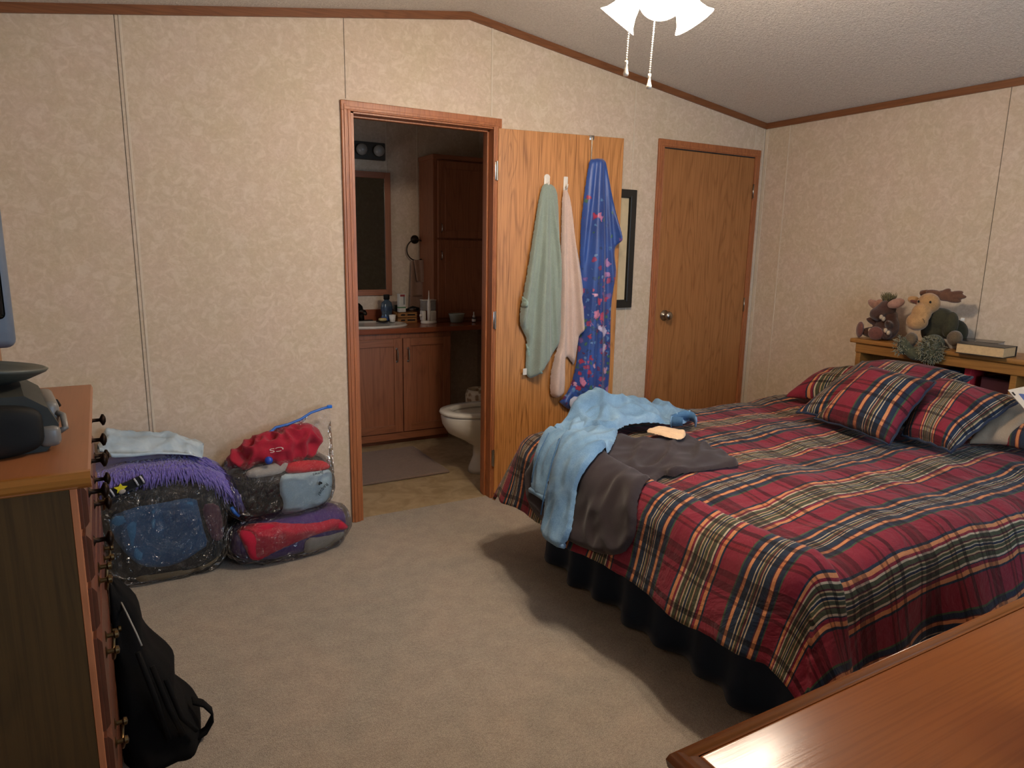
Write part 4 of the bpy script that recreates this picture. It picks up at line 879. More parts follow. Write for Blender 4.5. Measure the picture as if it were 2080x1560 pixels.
MB().tube([bp_l((-1.02, -1.25, .42)), bp_l((-1.005, -1.30, .40)), bp_l((-.985, -1.345, .355)), bp_l((-.975, -1.37, .33))], .0025, 6).build('zip_cord', plain('grey_cord', '8b8880', .6), bp, True)
for k in range(3): MB().tube([bp_l((-.985 + .03 * k, -1.40, .33 - .05 * k)), bp_l((-.955 + .03 * k, -1.425, .2 - .04 * k)), bp_l((-.93 + .035 * k, -1.43, .07))], .007, 6).build('piping', M_BP, bp, True)
# ============================================================ BAGS OF CLOTHES
def sdinv(surf, l, rng): return [inv(surf, px, py, rng) for px, py in l]
G1 = 'clear storage bags of folded clothes'
# bag on the left
c1, a1 = (-.865, -.160, .215), (.222, .120, .215); S1 = superell(c1, a1, 4.5); r1 = (-a1[0] * .99, a1[0] * .99, -a1[2] * .99, a1[2] * .99)
lump('folded_clothes', c1, a1, fabric('charcoal_knit', '2b2e2e', 300, .2, .4, 12), 4.5, wr=.008, seed=4, floor=.004, label='dark folded clothes filling the left storage bag', cat='clothes')
patch('folded_jeans', sdinv(S1, [(222, 1045), (270, 1028), (330, 1018), (398, 1006), (404, 1030), (412, 1070), (424, 1104), (400, 1120), (372, 1138), (335, 1150), (290, 1150), (258, 1128), (228, 1085)], r1), S1, M_JEAND, .010, .014, .012, .006, 9, 5, .010, None, 1, seed=4, label='folded blue jeans pressed against the front of the left storage bag', cat='jeans')
patch('folded_garment', sdinv(S1, [(405, 1022), (440, 1018), (455, 1050), (452, 1090), (430, 1100), (418, 1070)], r1), S1, fabric('mauve_knit', '6b4a52', 300, .2, .4, 12), .010, .012, .012, .006, 9, 9, .006, None, 1, seed=6, label='mauve folded garment at the right of the jeans in the left bag', cat='clothes')
patch('folded_garment', sdinv(S1, [(268, 1168), (330, 1160), (400, 1150), (436, 1132), (452, 1112), (456, 1128), (450, 1146), (400, 1160), (340, 1172), (285, 1182)], r1), S1, fabric('khaki_twill', '8a7a5c', 300, .1, .3, 8), .010, .010, .01, .004, 9, 9, .006, None, 1, seed=7, label='khaki folded garment along the bottom of the left bag', cat='clothes')
lump('storage_bag', c1, tuple(x + .026 for x in a1), M_FILM, 4.0, wr=.007, f=15, seed=9, seg=96, floor=.002, label='large clear plastic bag of dark clothes and jeans, left by the chest', cat='storage bag', group=G1)
# lower right bag
c3, a3, z3 = (-.352, -.200, .10), (.262, .125, .092), math.radians(7); S3 = superell(c3, a3, 3.0, z3); r3 = (-a3[0] * .99, a3[0] * .99, -a3[2] * .99, a3[2] * .99)
M_PUR = fabric('purple_cotton', '48306e', 400, .15, .3, 9); M_RED = fabric('crimson_cotton', 'b01f3a', 400, .12, .3, 8)
lump('folded_clothes', c3, a3, M_PUR, 3.0, z3, wr=.006, seed=14, floor=.004, label='purple folded clothes filling the low bag on the carpet', cat='clothes')
patch('folded_garment', sdinv(S3, [(482, 1066), (540, 1058), (600, 1064), (640, 1062), (680, 1050), (700, 1062), (705, 1074), (668, 1076), (622, 1092), (560, 1118), (508, 1142), (494, 1105)], r3), S3, M_RED, .009, .014, .012, .010, 8, 12, .006, None, 1, seed=8, label='crimson folded garment across the top of the low bag', cat='clothes')
patch('folded_garment', sdinv(S3, [(618, 1090), (655, 1088), (692, 1076), (706, 1084), (708, 1094), (680, 1106), (640, 1120), (612, 1130)], r3), S3, fabric('heather_grey_jersey', '9a9488', 400, .12, .3, 9), .009, .012, .012, .006, 9, 9, .006, None, 1, seed=18, label='heather grey folded garment at the right end of the low bag', cat='clothes')
patch('folded_garment', sdinv(S3, [(545, 1150), (560, 1140), (585, 1128), (612, 1130), (585, 1142), (555, 1156)], r3), S3, fabric('orange_cotton', 'b25a30', 400), .008, .006, .008, .002, 9, 9, .006, None, 1, seed=28, label='orange strip of cloth low in the bag on the carpet', cat='clothes')
lump('storage_bag', c3, tuple(x + .026 for x in a3), M_FILM, 2.6, z3, wr=.007, f=15, seed=19, seg=96, floor=.002, label='low clear bag of crimson and purple clothes lying on the carpet', cat='storage bag', group=G1)
# upper right bag, standing on the low one
c2, a2, z2, tl2 = (-.385, -.150, .315), (.225, .105, .118), math.radians(3), math.radians(-6); S2 = superell(c2, a2, 4.0, z2, tl2); r2 = (-a2[0] * .99, a2[0] * .99, -a2[2] * .99, a2[2] * .99)
M_BLK = fabric('black_fleece', '171817', 400, .2, .3, 9)
lump('folded_clothes', c2, a2, M_BLK, 4.0, z2, tl2, wr=.008, seed=24, label='black folded clothes in the lower half of the zipped bag', cat='clothes')
M_LBL = fabric('pale_blue_jersey', 'a7bcc2', 450, .05, .25, 7)
shirt2 = empty('folded_t_shirt', (0, 0, 0), 0, label='pale blue folded t-shirt with black lettering at the right of the zipped bag', cat='t-shirt')
patch('jersey', sdinv(S2, [(571, 962), (600, 960), (640, 956), (672, 948), (676, 965), (677, 1000), (675, 1028), (640, 1046), (600, 1054), (567, 1054), (575, 1020), (565, 1000), (566, 975)], r2), S2, M_LBL, .009, .016, .012, .006, 7, 12, .008, None, 1, seed=31, parent=shirt2)
def s2pt(px, py, lift):
    s, t = inv(S2, px, py, r2); P = S2(np.array([s]), np.array([t]))[0]; e = 1e-3
    n = np.cross(S2(np.array([s + e]), np.array([t]))[0] - P, S2(np.array([s]), np.array([t + e]))[0] - P); n /= np.linalg.norm(n); n *= 1 if n @ (CAMP - P) > 0 else -1
    return Vector(P + n * lift), Vector(n)
def onS2(px, py, ang, lift=.048):
    P, n = s2pt(px, py, lift); x = Vector((0, 0, 1)).cross(n).normalized(); y = n.cross(x); return Matrix.Translation(P) @ Matrix((x, y, n)).transposed().to_4x4() @ Matrix.Rotation(math.radians(ang), 4, 'Z')
M_INK = plain('black_shirt_print', '15181a', .7)
text('shirt_print', 'James', .022, onS2(637, 960, 183), M_INK, shirt2); text('shirt_print', 'Raquel', .024, onS2(646, 990, 222), M_INK, shirt2)
m = MB(); hp = [(.010 * (16 * math.sin(t) ** 3) / 16, .010 * (13 * math.cos(t) - 5 * math.cos(2 * t) - 2 * math.cos(3 * t) - math.cos(4 * t)) / 16) for t in np.linspace(0, 2 * math.pi, 30)[:-1]]
m.prism(hp, 'z', 0, .001, onS2(641, 978, 195)); m.build('heart_print', M_INK, shirt2)
m = MB(); m.tube([s2pt(x, y, .040)[0] for x, y in ((674, 955), (673, 968), (668, 980), (662, 988))], [.001, .002, .004, .001], 6); m.build('stroke_print', M_INK, shirt2, True)
patch('folded_garment', sdinv(S2, [(576, 945), (600, 938), (645, 934), (668, 940), (672, 950), (640, 958), (600, 962), (577, 962)], r2), S2, plain('bright_red_cloth', 'b5202c', .85, 0, .15, 14, .3), .008, .020, .01, .006, 9, 14, .006, None, 1, seed=35, label='bright red folded garment on top of the pale blue t-shirt', cat='clothes')
top_c, top_a = (-.375, -.140, .462), (.195, .085, .060); S4 = superell(top_c, top_a, 2.6, 0, 0); 
M_RED2 = fabric('deep_red_jersey', '9c1f33', 400, .15, .4, 12)
rs = empty('red_sweatshirt', (0, 0, 0), 0, label='crumpled dark red sweatshirt with white letters in the top of the zipped bag', cat='sweatshirt')
vsr = lump('jersey', (-.385, -.145, .475), (.185, .082, .062), M_RED2, 2.6, 0, 0, wr=.034, f=17, seed=41, seg=110); par(vsr, rs); vsr.data.transform(Matrix.Translation((-.385, -.145, .475)) @ Matrix.Rotation(math.radians(-13), 4, 'Y') @ Matrix.Translation((.385, .145, -.475)))
M_LET = plain('white_shirt_letters', 'd0bfb6', .7)
Pl = at(562, 913, y=-.248); nrm = (Vector(CAMP) - Pl).normalized(); xx = Vector((0, 0, 1)).cross(nrm).normalized(); yy = nrm.cross(xx)
lm = Matrix.Translation(Pl) @ Matrix((xx, yy, nrm)).transposed().to_4x4() @ Matrix.Rotation(math.radians(187), 4, 'Z'); text('white_letters', 'CS', .044, lm @ Matrix.Diagonal((1.25, .62, 1, 1)), M_LET, rs)
patch('folded_garment', sdinv(S2, [(500, 955), (545, 945), (580, 938), (600, 942), (576, 960), (560, 965), (520, 972), (498, 970)], r2), S2, fabric('light_grey_jersey', 'a09a92', 400), .008, .014, .01, .006, 9, 14, .006, None, 1, seed=36, label='light grey folded garment between the black and red clothes', cat='clothes')
# the zipped bag itself: film, blue zipper, slider and valve
zb = empty('storage_bag', (-.385, -.15, .20), 0, label='tall clear vacuum bag with a blue slider zipper and round valve, leaning on the wall', cat='storage bag', group=G1)
sh = lump('film', c2, (a2[0] + .022, a2[1] + .046, a2[2] + .022), M_FILM, 3.4, z2, tl2, wr=.007, f=15, seed=29, seg=96); par(sh, zb)
zp = [at(px, py, y=yy_) for px, py, yy_ in ((456, 935, -.16), (478, 925, -.16), (508, 912, -.15), (533, 892, -.14), (560, 868, -.125), (585, 862, -.115), (610, 852, -.11), (632, 838, -.10), (655, 830, -.095), (670, 826, -.09))]
b_l = at(462, 975, y=-.20); b_r = at(679, 960, y=-.19); K = 30; vs = []
def pl_pt(pts, k):
    f = k * (len(pts) - 1); i = min(int(f), len(pts) - 2); return pts[i].lerp(pts[i + 1], f - i)
for side in (-1, 1):
    for i in range(K):
        u = i / (K - 1); top = pl_pt(zp, u); bot = b_l.lerp(b_r, u) + Vector((0, -.035 * math.sin(u * math.pi) if side < 0 else .12, .0))
        if side > 0: bot.y = min(bot.y, -.03)
        for j in range(12):
            v = j / 11; p = top.lerp(bot, v); bulge = math.sin(v * math.pi * .5) ** .6 * .055 * math.sin(u * math.pi) ** .7
            p.y += side * bulge * (1 if side < 0 else .4) + .012 * NZ(u * 9, v * 5, side + 3) * min(1, v * 3); p.z += .008 * NZ(u * 8, v * 6, 9) * min(1, v * 3)
            if p.y > -.012: p.y = -.012
            vs.append(p)
fs = []
for o_ in (0, K * 12): fs += [(o_ + i * 12 + j, o_ + (i + 1) * 12 + j, o_ + (i + 1) * 12 + j + 1, o_ + i * 12 + j + 1) for i in range(K - 1) for j in range(11)]
par(mesh_obj('film_neck', vs, fs, M_FILM), zb)
M_ZIP = plain('blue_zipper_plastic', '2f63b4', .3); 
par(MB().tube(zp[2:], .0065, 8).build('zipper', M_ZIP, None, True), zb)
e_ = zp[-1]; par(MB().box((e_.x - .013, e_.y - .008, e_.z - .007), (e_.x + .010, e_.y + .008, e_.z + .008), .003).build('slider', plain('bright_blue_slider', '1d6fd6', .3), None), zb)
vp = at(546, 935, y=-.27); nv_ = (Vector(CAMP) - vp).normalized(); mq = Matrix.Translation(vp) @ nv_.to_track_quat('Z', 'Y').to_matrix().to_4x4()
par(MB().lathe([(0, .008), (.010, .0085), (.0125, .006), (.013, .003), (.0165, .002), (.017, 0), (0, 0)], 28, mq).build('valve', plain('valve_blue', '1f45a8', .3), None, True), zb)
# strip of film with blue zipper sticking out between the bags
par(MB().tube([at(455, 1012, y=-.25), at(466, 1030, y=-.26), at(478, 1043, y=-.265)], [.012, .018, .012], 10).build('film_corner', M_FILM, None, True), zb)
par(MB().tube([at(470, 1030, y=-.275), at(476, 1040, y=-.28), at(486, 1048, y=-.28)], .008, 8).build('zipper_end', M_ZIP, None, True), zb)
# ---- lilac blanket over the left bag
bx = [(-1.16, .45), (-1.08, .485), (-.98, .50), (-.86, .505), (-.76, .49), (-.69, .46), (-.63, .41), (-.595, .355), (-.575, .31)]
def bz_(x):
    for (x0, z0_), (x1, z1_) in zip(bx, bx[1:]):
        if x <= x1: k = (x - x0) / (x1 - x0); k = min(max(k, 0), 1); return z0_ + (z1_ - z0_) * k
    return bx[-1][1]
def blank(s, t):
    """s = x, t runs from the back over the top and down the front"""
    s = np.asarray(s, float); t = np.asarray(t, float); z = np.array([bz_(v) for v in s.ravel()]).reshape(s.shape); yb = -.03; L1 = .18; r = .05
    th = np.clip((t - L1) / r, 0, math.pi / 2 * .94); ex = np.maximum(t - L1 - r * math.pi / 2 * .94, 0)
    y = yb - np.minimum(t, L1) - r * np.sin(th) - ex * .10; zz = z - r * (1 - np.cos(th)) - ex * .99
    return np.stack([s + 0 * t, y, zz + .004 * np.sin(s * 30)], -1)
M_LIL = fabric('lilac_fleece', '6a5ea8', 200, .15, .6, 20, 1.0, .5)
bk_ = empty('throw_blanket', (0, 0, 0), 0, label='lilac fringed throw folded over the left storage bag', cat='blanket')
ns_, nt_ = 60, 26; SS, TT = np.meshgrid(np.linspace(-1.14, -.59, ns_), np.linspace(0, .245, nt_), indexing='ij'); P = blank(SS.ravel(), TT.ravel())
for i in range(len(P)): P[i] += .006 * NZ(P[i][0] * 16, P[i][1] * 16, P[i][2] * 16)
o = mesh_obj('fleece', P, grid_faces(ns_, nt_), M_LIL, bk_); thick(o, .012, 0)
m = MB(); rnd = random.Random(3)
for i in range(620):
    s = -1.13 + .545 * (i % 310) / 310 + rnd.uniform(-.004, .004); t0_ = rnd.uniform(.17, .20) if i < 310 else rnd.uniform(.215, .245); p = Vector(blank(np.array([s]), np.array([t0_]))[0]); L_ = rnd.uniform(.035, .055); lean = rnd.uniform(-.35, .35) + (.35 if s > -.75 else -.1)
    q1 = p + Vector((lean * L_ * .4, -.014 - rnd.random() * .014, -.3 * L_)); q2 = p + Vector((lean * L_ * .9 + rnd.uniform(-.006, .006), -.022 - rnd.random() * .012, -L_))
    m.tube([p + Vector((0, -.002, .004)), q1, q2], [.0034, .0036, .0018], 5)
for i in range(420):   # right-hand end hanging over the side of the bag
    k = rnd.random(); s = -.70 + .115 * k; t0_ = rnd.uniform(.04, .25); p = Vector(blank(np.array([s]), np.array([t0_]))[0]); L_ = rnd.uniform(.06, .10)
    q1 = p + Vector((.022 + .01 * rnd.random(), -.01, -.25 * L_)); q2 = p + Vector((.030 + .02 * rnd.random(), -.014, -L_)); m.tube([p, q1, q2], [.0036, .0038, .0018], 5)
for i in range(760):
    s = rnd.uniform(-1.12, -.60); t0_ = rnd.uniform(.135 if s < -.84 else .05, .245); p = Vector(blank(np.array([s]), np.array([t0_]))[0]); L_ = rnd.uniform(.035, .06); lx = rnd.uniform(-.5, .5) + (.5 if s > -.78 else 0)
    dn = Vector((lx * .5, -.25 if t0_ < .16 else -.12, -.25 if t0_ < .16 else -.9)).normalized() * L_; up_ = Vector((0, -.010, .016)); m.tube([p + Vector((0, -.004, .006)), p + up_ + dn * .4, p + dn + Vector((rnd.uniform(-.01, .01), -.012, .010 if t0_ < .16 else 0))], [.0036, .0038, .0018], 5)
fr = m.build('fringe', fabric('lilac_yarn', '6f62aa', 200, .15, .3, 20, 1.0, .5), bk_, True); fr['kind'] = 'stuff'
# ---- pale blue packet on the blanket
vs = []; n1, n2 = 44, 14
cL = [(197, 912), (215, 871), (250, 875), (300, 880), (340, 877), (372, 886), (414, 902)]; cF_ = [(203, 916), (230, 921), (270, 921), (320, 917), (360, 919), (388, 922), (411, 929)]
def poly_px(l, k): f = k * (len(l) - 1); i = min(int(f), len(l) - 2); w = f - i; return (l[i][0] * (1 - w) + l[i + 1][0] * w, l[i][1] * (1 - w) + l[i + 1][1] * w)
for side in (0, 1):
    for i in range(n1):
        u = i / (n1 - 1); A_ = at(*poly_px(cL, u), y=-.06); B_ = at(*poly_px(cF_, u), y=-.225)
        for j in range(n2):
            v = j / (n2 - 1); p = A_.lerp(B_, v); p.z += (.022 * math.sin(v * math.pi) ** .6 + .014 * NZ(u * 9, v * 4, 2) - .012 * abs(NZ(u * 22 + v * 5, v * 6, 7))) if side == 0 else -.012 * math.sin(v * math.pi)
            vs.append(p)
fs = grid_faces(n1, n2); fs += [tuple(n1 * n2 + q for q in f) for f in fs]
fs += [(i * n2 + n2 - 1, (i + 1) * n2 + n2 - 1, n1 * n2 + (i + 1) * n2 + n2 - 1, n1 * n2 + i * n2 + n2 - 1) for i in range(n1 - 1)]
fp = empty('plastic_packet', (0, 0, 0), 0, label='flat pale blue plastic packet lying on the lilac throw against the wall', cat='packet')
t = NT('milky_plastic_sheet'); n = t.noise(t.coord(), 9, 3, .8); t.fin(t.ramp(n, [(.3, '9db4c6'), (.7, 'bccbd4')]), .28, 0, .5); t.bump(n, .4, .02); M_MILK = t.m
mesh_obj('sheet', vs, fs, M_MILK, fp)
vs = [];
for i in range(n1):
    u = .12 + .88 * i / (n1 - 1); B_ = at(*poly_px(cF_, u), y=-.232); C_ = at(poly_px(cF_, u)[0] + (4 if i < 3 else 0), poly_px(cF_, u)[1] + 9 * (1 - u) + 1, y=-.238); vs += [B_, C_]
thick(mesh_obj('lower_flap', vs, grid_faces(n1, 2), M_MILK, fp), .003, 0)
# ---- striped cloth with a yellow star peeking out under the fringe
def strip_pt(u, v, lift=0): p = at(*( (1 - u) * 212 + u * 292, (1 - u) * 1008 + u * 972), y=-.292 - lift); d_ = Vector((.006, 0, -.034)) ; return p + d_ * (v - .5)
sc = empty('striped_cloth', (0, 0, 0), 0, label='black and white striped cloth with a yellow star showing under the lilac fringe', cat='cloth')
vs = [strip_pt(i / 20, j / 4) + Vector((0, -.006 * math.sin(j / 4 * math.pi), 0)) for i in range(21) for j in range(5)]; thick(mesh_obj('cloth', vs, grid_faces(21, 5), fabric('black_jersey', '1a1c20'), sc), .008)
M_WS = fabric('white_jersey_stripe', 'b9bcc4')
for u in (.06, .17, .78, .93): m = MB(); m.tube([strip_pt(u, .02, .010), strip_pt(u + .03, .5, .016), strip_pt(u + .05, .98, .012)], .0036, 8); m.build('white_stripe', M_WS, sc, True)
m = MB(); ce = strip_pt(.42, .45, .016); star = [(.024 * (1 if k % 2 == 0 else .5) * math.sin(k * math.pi / 5), .021 * (1 if k % 2 == 0 else .5) * math.cos(k * math.pi / 5)) for k in range(10)]
m.prism(star, 'y', -.004, .002, T(ce)); m.build('yellow_star', fabric('yellow_felt', 'd9cf2c'), sc); MB().ell(ce + Vector((.004, -.006, -.012)), (.013, .006, .009), R('Y', -20), 3).build('grey_patch', fabric('pale_grey_felt', 'b0a89e'), sc, True)
# ============================================================ BATHROOM FITTINGS
F, zc = 1.25, .845
vn = empty('vanity_cabinet', (.45, F, 0), 0, label='oak bathroom vanity cabinet with two doors seen through the doorway', cat='vanity cabinet')
def vl(x, y, z): return (x - .45, y - F, z)
MB().box(vl(-.50, F + .003, .085), vl(1.125, 1.79, zc - .035)).build('carcass', M_CAB, vn); MB().box(vl(-.50, F + .05, 0), vl(1.125, 1.79, .085)).build('toe_kick', M_CABX, vn)
m = MB(); m.box(vl(-.50, F - .004, .04), vl(1.125, F + .004, .092), .001); m.build('bottom_rail', M_CABX, vn)
for x0, x1, hs in ((.345, .738, 1), (.752, 1.112, -1), (-.06, .333, -1)):
    m = MB(); z0_, z1_ = .098, .772; w = .055; y0_, y1_ = F - .018, F + .003
    m.box(vl(x0, y0_, z0_), vl(x0 + w, y1_, z1_), .002); m.box(vl(x1 - w, y0_, z0_), vl(x1, y1_, z1_), .002)
    dd_ = m.build('door', M_CAB, vn)
    for za, zb_ in ((z0_, z0_ + w), (z1_ - w, z1_)): MB().box(vl(x0 + w, y0_ + .0005, za), vl(x1 - w, y1_, zb_), .002).build('door_rail', M_CABX, dd_)
    MB().box(vl(x0 + w, y0_ + .010, z0_ + w), vl(x1 - w, y1_, z1_ - w)).build('door_panel', M_CAB, dd_)
    hx_ = x1 - .035 if hs > 0 else x0 + .035; zz_ = .655
    m = MB(); m.tube([vl(hx_, y0_, zz_ + .045), vl(hx_, y0_ - .022, zz_ + .038), vl(hx_, y0_ - .026, zz_), vl(hx_, y0_ - .022, zz_ - .038), vl(hx_, y0_, zz_ - .045)], [.005, .004, .0065, .004, .005], 8)
    for q in (-.045, .045): m.lathe([(0, 0), (.009, 0), (.008, .004), (0, .005)], 12, T(vl(hx_, y0_, zz_ + q)) @ R('X', 90))
    m.build('pull', M_NICKEL, dd_, 'auto')
ct = empty('vanity_worktop', (.6, 1.5, zc), 0, label='reddish wood-look bathroom worktop with a low backsplash', cat='worktop')
m = MB(); m.box((-1.1, -.28, -.035), (1.0, .30, 0), .004); m.build('worktop', M_CTOP, ct); MB().box((-1.1, .280, 0), (1.0, .2995, .085), .003).build('backsplash', M_CTOP, ct)
# sink
sk_ = empty('sink', (.60, 1.475, zc), 0, label='oval off-white sink set in the vanity worktop', cat='sink')
m = MB(); m.lathe([(0, .0012), (.17, .0016), (.20, .004), (.222, .012), (.236, .012), (.246, .004), (.247, .0005)], 56, R('Z', 0) @ Matrix.Diagonal((1.08, .82, 1, 1))); sb = m.build('basin_rim', M_PORC, sk_, True)
fa = empty('faucet', (.595, 1.695, zc), 0, label='dark bronze faucet behind the sink', cat='faucet')
m = MB(); m.box((-.09, -.028, .0), (.09, .028, .018), .008, 3); m.tube([(0, 0, .01), (0, -.005, .06), (0, -.03, .085), (0, -.09, .085), (0, -.115, .07)], [.026, .022, .018, .014, .012], 14); m.build('spout', M_BRONZE, fa, True)
MB().tube([(0, -.005, .07), (-.005, -.005, .115), (-.02, -.03, .135), (-.06, -.05, .15)], [.022, .018, .008, .006], 12).build('lever', M_BRONZE, fa, True)
# things on the worktop
def onc(px, py): return at(px, py, z=zc)
q = onc(783, 650); mw = empty('mouthwash_bottle', (.77, 1.62, zc), .2, label='blue mouthwash bottle with a black cap beside the sink', cat='bottle')
m = MB(); m.lathe([(0, 0), (.042, 0), (.045, .006), (.045, .05), (.040, .065), (.045, .085), (.047, .12), (.040, .150), (.020, .165), (.018, .178), (0, .178)], 28, Matrix.Diagonal((1, .65, 1, 1))); m.build('bottle', plain('blue_mouthwash', '3d4a55', .12), mw, True)
MB().lathe([(0, .172), (.023, .172), (.023, .205), (.021, .208), (0, .208)], 24, Matrix.Diagonal((1, .9, 1, 1))).build('cap', M_BLACK, mw, True)
m = MB(); m.lathe([(.0458, .010), (.0458, .048)], 28, Matrix.Diagonal((1, .66, 1, 1))); m.build('label', plain('navy_label', '24406e', .4), mw, True); MB().lathe([(.0478, .090), (.0480, .118)], 28, Matrix.Diagonal((1, .66, 1, 1))).build('label', plain('dark_blue_label', '25364a', .4), mw, True)
q = onc(773, 657); so = empty('soap_bar', (.715, 1.555, zc), 0, label='yellow soap bar on a dark dish at the sink edge', cat='soap'); lump('bar', (0, 0, .030), (.030, .020, .012), plain('yellow_soap', 'b09a62', .5), 3, wr=0, parent=so); MB().lathe([(0, .012), (.034, .013), (.045, .020), (.046, .016), (.030, .010), (0, .010)], 24, Matrix.Diagonal((1.1, .75, 1, 1))).build('soap_dish', M_BRONZE, so, True)
q = onc(799, 657); cp = empty('paper_cup', (.79, 1.555, zc), 0, label='small white cup beside the soap', cat='cup'); MB().lathe([(0, .012), (.016, .012), (.018, .012), (.0245, .062), (.026, .062), (.0195, .010), (0, .010)], 24).build('cup', M_WHITE, cp, True)
M_WICK = oak('woven_wood_tray', 'a8743c', '5e3a1c', 'x', .5, .05, 1.2)
for z0_, lb in ((0, 'lower woven wooden tray on the worktop'), (.040, 'upper woven wooden tray stacked on the lower one')):
    tr_ = empty('wooden_tray', (.905, 1.60, zc + z0_), 0, label=lb, cat='tray', group='stacked wooden trays'); m = MB()
    m.box((-.075, -.05, .001), (.075, .05, .006)); m.box((-.078, -.055, .001), (.078, -.05, .015), .001); m.box((-.078, -.055, .023), (.078, -.05, .037), .001); m.box((-.078, .05, .001), (.078, .055, .037), .001); m.box((-.078, -.055, .001), (-.073, .055, .037), .001); m.box((.073, -.055, .001), (.078, .055, .037), .001)
    m.box((-.078, -.052, .014), (.078, -.049, .024)); m.build('tray', M_WICK, tr_)
    MB().box((-.05, -.0565, .014), (-.02, -.052, .025)).build('dark_slot', M_DARKGAP, tr_)
    MB().box((.0, -.0565, .014), (.06, -.052, .025)).build('dark_slot', M_DARKGAP, tr_)
tp = empty('toothpaste_box', (.87, 1.575, zc + .080), math.radians(4), label='upright white toothpaste box with a green band on the trays', cat='box'); MB().box((-.026, -.018, 0), (.026, .018, .135), .001).build('carton', plain('cream_carton', 'c9c6bb', .5), tp)
MB().box((-.0265, -.0185, .030), (.0265, .0185, .038)).build('green_band', plain('green_print', '3c7a42', .5), tp); MB().box((-.018, -.0186, .115), (.02, -.018, .130)).build('red_mark', plain('red_print', '8e2f2c', .5), tp); MB().box((.008, -.0186, .055), (.018, -.018, .115)).build('grey_mark', plain('grey_print', '6f7472', .5), tp)
cp2 = MB().box((.848, 1.66, zc + .0), (.89, 1.70, zc + .125), .004).build('tumbler', plain('dark_green_tumbler', '39423a', .3), None, label='dark tumbler behind the toothpaste box', cat='tumbler')
hb_ = empty('hair_clipper', (.965, 1.60, zc + .078), 0, label='dark grooming device lying across the trays', cat='clipper'); MB().tube([(-.05, 0, .012), (0, -.01, .028), (.05, 0, .018)], [.009, .016, .012], 10).build('body', M_BLACK, hb_, True); MB().tube([(-.03, -.02, .018), (.02, -.022, .022)], .006, 8).build('head', M_NICKEL, hb_, True)
wf = empty('water_flosser', (1.04, 1.46, zc), 0, label='white water flosser with a clear tank on the worktop', cat='water flosser')
m = MB(); m.lathe([(0, 0), (.058, 0), (.062, .006), (.060, .018), (.052, .022), (0, .022)], 36, Matrix.Diagonal((1, .8, 1, 1))); m.build('base', M_WHITE, wf, True)
m = MB(); m.box((-.056, -.02, .02), (-.028, .04, .095), .008, 3); m.box((.006, -.02, .02), (.056, .04, .095), .010, 3); m.build('body', M_WHITE, wf, 'auto')
MB().box((-.054, -.016, .095), (.054, .038, .172), .008, 3).build('tank', plastic_film('tinted_clear_plastic', 'b8bcb8', .25), wf, 'auto'); MB().box((-.056, -.018, .170), (.056, .040, .176), .003).build('tank_lid', M_WHITE, wf)
MB().tube([(-.012, -.035, .02), (-.012, -.035, .08), (-.012, -.033, .145), (-.012, -.033, .178), (-.012, -.033, .185), (-.012, -.033, .245)], [.012, .013, .013, .010, .005, .0025], 14).build('handle', M_WHITE, wf, True)
MB().lathe([(0, 0), (.011, 0), (.011, .012), (0, .014)], 18, T(-.058, 0, .06) @ R('Y', -90)).build('dial', M_WHITE, wf, True)
bw = MB().lathe([(0, .004), (.045, .004), (.058, .062), (.062, .068), (.060, .070), (.054, .062), (.043, .008), (0, .007)], 32, T(1.255, 1.43, zc) @ Matrix.Diagonal((1.05, .8, 1, 1))).build('bowl', plain('grey_green_ceramic', '9aa092', .4), None, True, label='pale grey-green tub on the dark right part of the worktop', cat='bowl')
db = empty('dropper_bottle', (1.385, 1.40, zc), 0, label='small dropper bottle at the far right of the worktop', cat='bottle'); MB().lathe([(0, 0), (.014, 0), (.015, .004), (.015, .034), (.008, .040), (0, .040)], 18).build('bottle', plain('dark_glass_bottle', '2e2c28', .2), db, True); MB().lathe([(.0153, .008), (.0153, .028)], 18).build('label', M_WHITE, db, True); MB().lathe([(0, .038), (.010, .038), (.010, .052), (.005, .056), (.004, .080), (0, .082)], 16).build('dropper', M_WHITE, db, True)
# mirror, light bar, towel ring, tall cabinet
mr = empty('mirror', (.46, 1.8, 1.49), 0, label='oak-framed mirror on the bathroom wall above the sink', cat='mirror')
x0, x1, z0_, z1_ = -.41, .412, -.455, .452; w = .045; m = MB(); m.box((x0, -.02, z0_), (x0 + w, 0, z1_), .003); m.box((x1 - w, -.02, z0_), (x1, 0, z1_), .003); m.build('frame_side', M_CAB, mr)
m = MB(); m.box((x0 + w, -.0195, z0_), (x1 - w, 0, z0_ + w), .003); m.box((x0 + w, -.0195, z1_ - w), (x1 - w, 0, z1_), .003); m.build('frame_rail', M_CABX, mr)
t = NT('mirror_glass'); MB().box((x0 + w, -.008, z0_ + w), (x1 - w, -.002, z1_ - w)).build('glass', t.fin('9aa09a', .03, 1.0), mr)
lb_ = empty('vanity_light', (.46, 1.8, 2.085), 0, label='dark vanity light bar with unlit round bulbs above the mirror', cat='vanity light'); MB().box((-.37, -.03, -.062), (.372, 0, .062), .004).build('bar', plain('bronze_light_bar', '3a352c', .35), lb_)
for x in (-.203, -.075, .053, .181, .309):
    m = MB(); m.lathe([(0, 0), (.026, 0), (.026, .012), (0, .012)], 20, T(x, -.03, 0) @ R('X', 90)); so_ = m.build('socket', M_BRONZE, lb_, True); MB().ell((x, -.075, 0), (.040, .040, .040), None, 3).build('globe_bulb', plain('frosted_globe', '8f8c84', .3, 0, .03), so_, True)
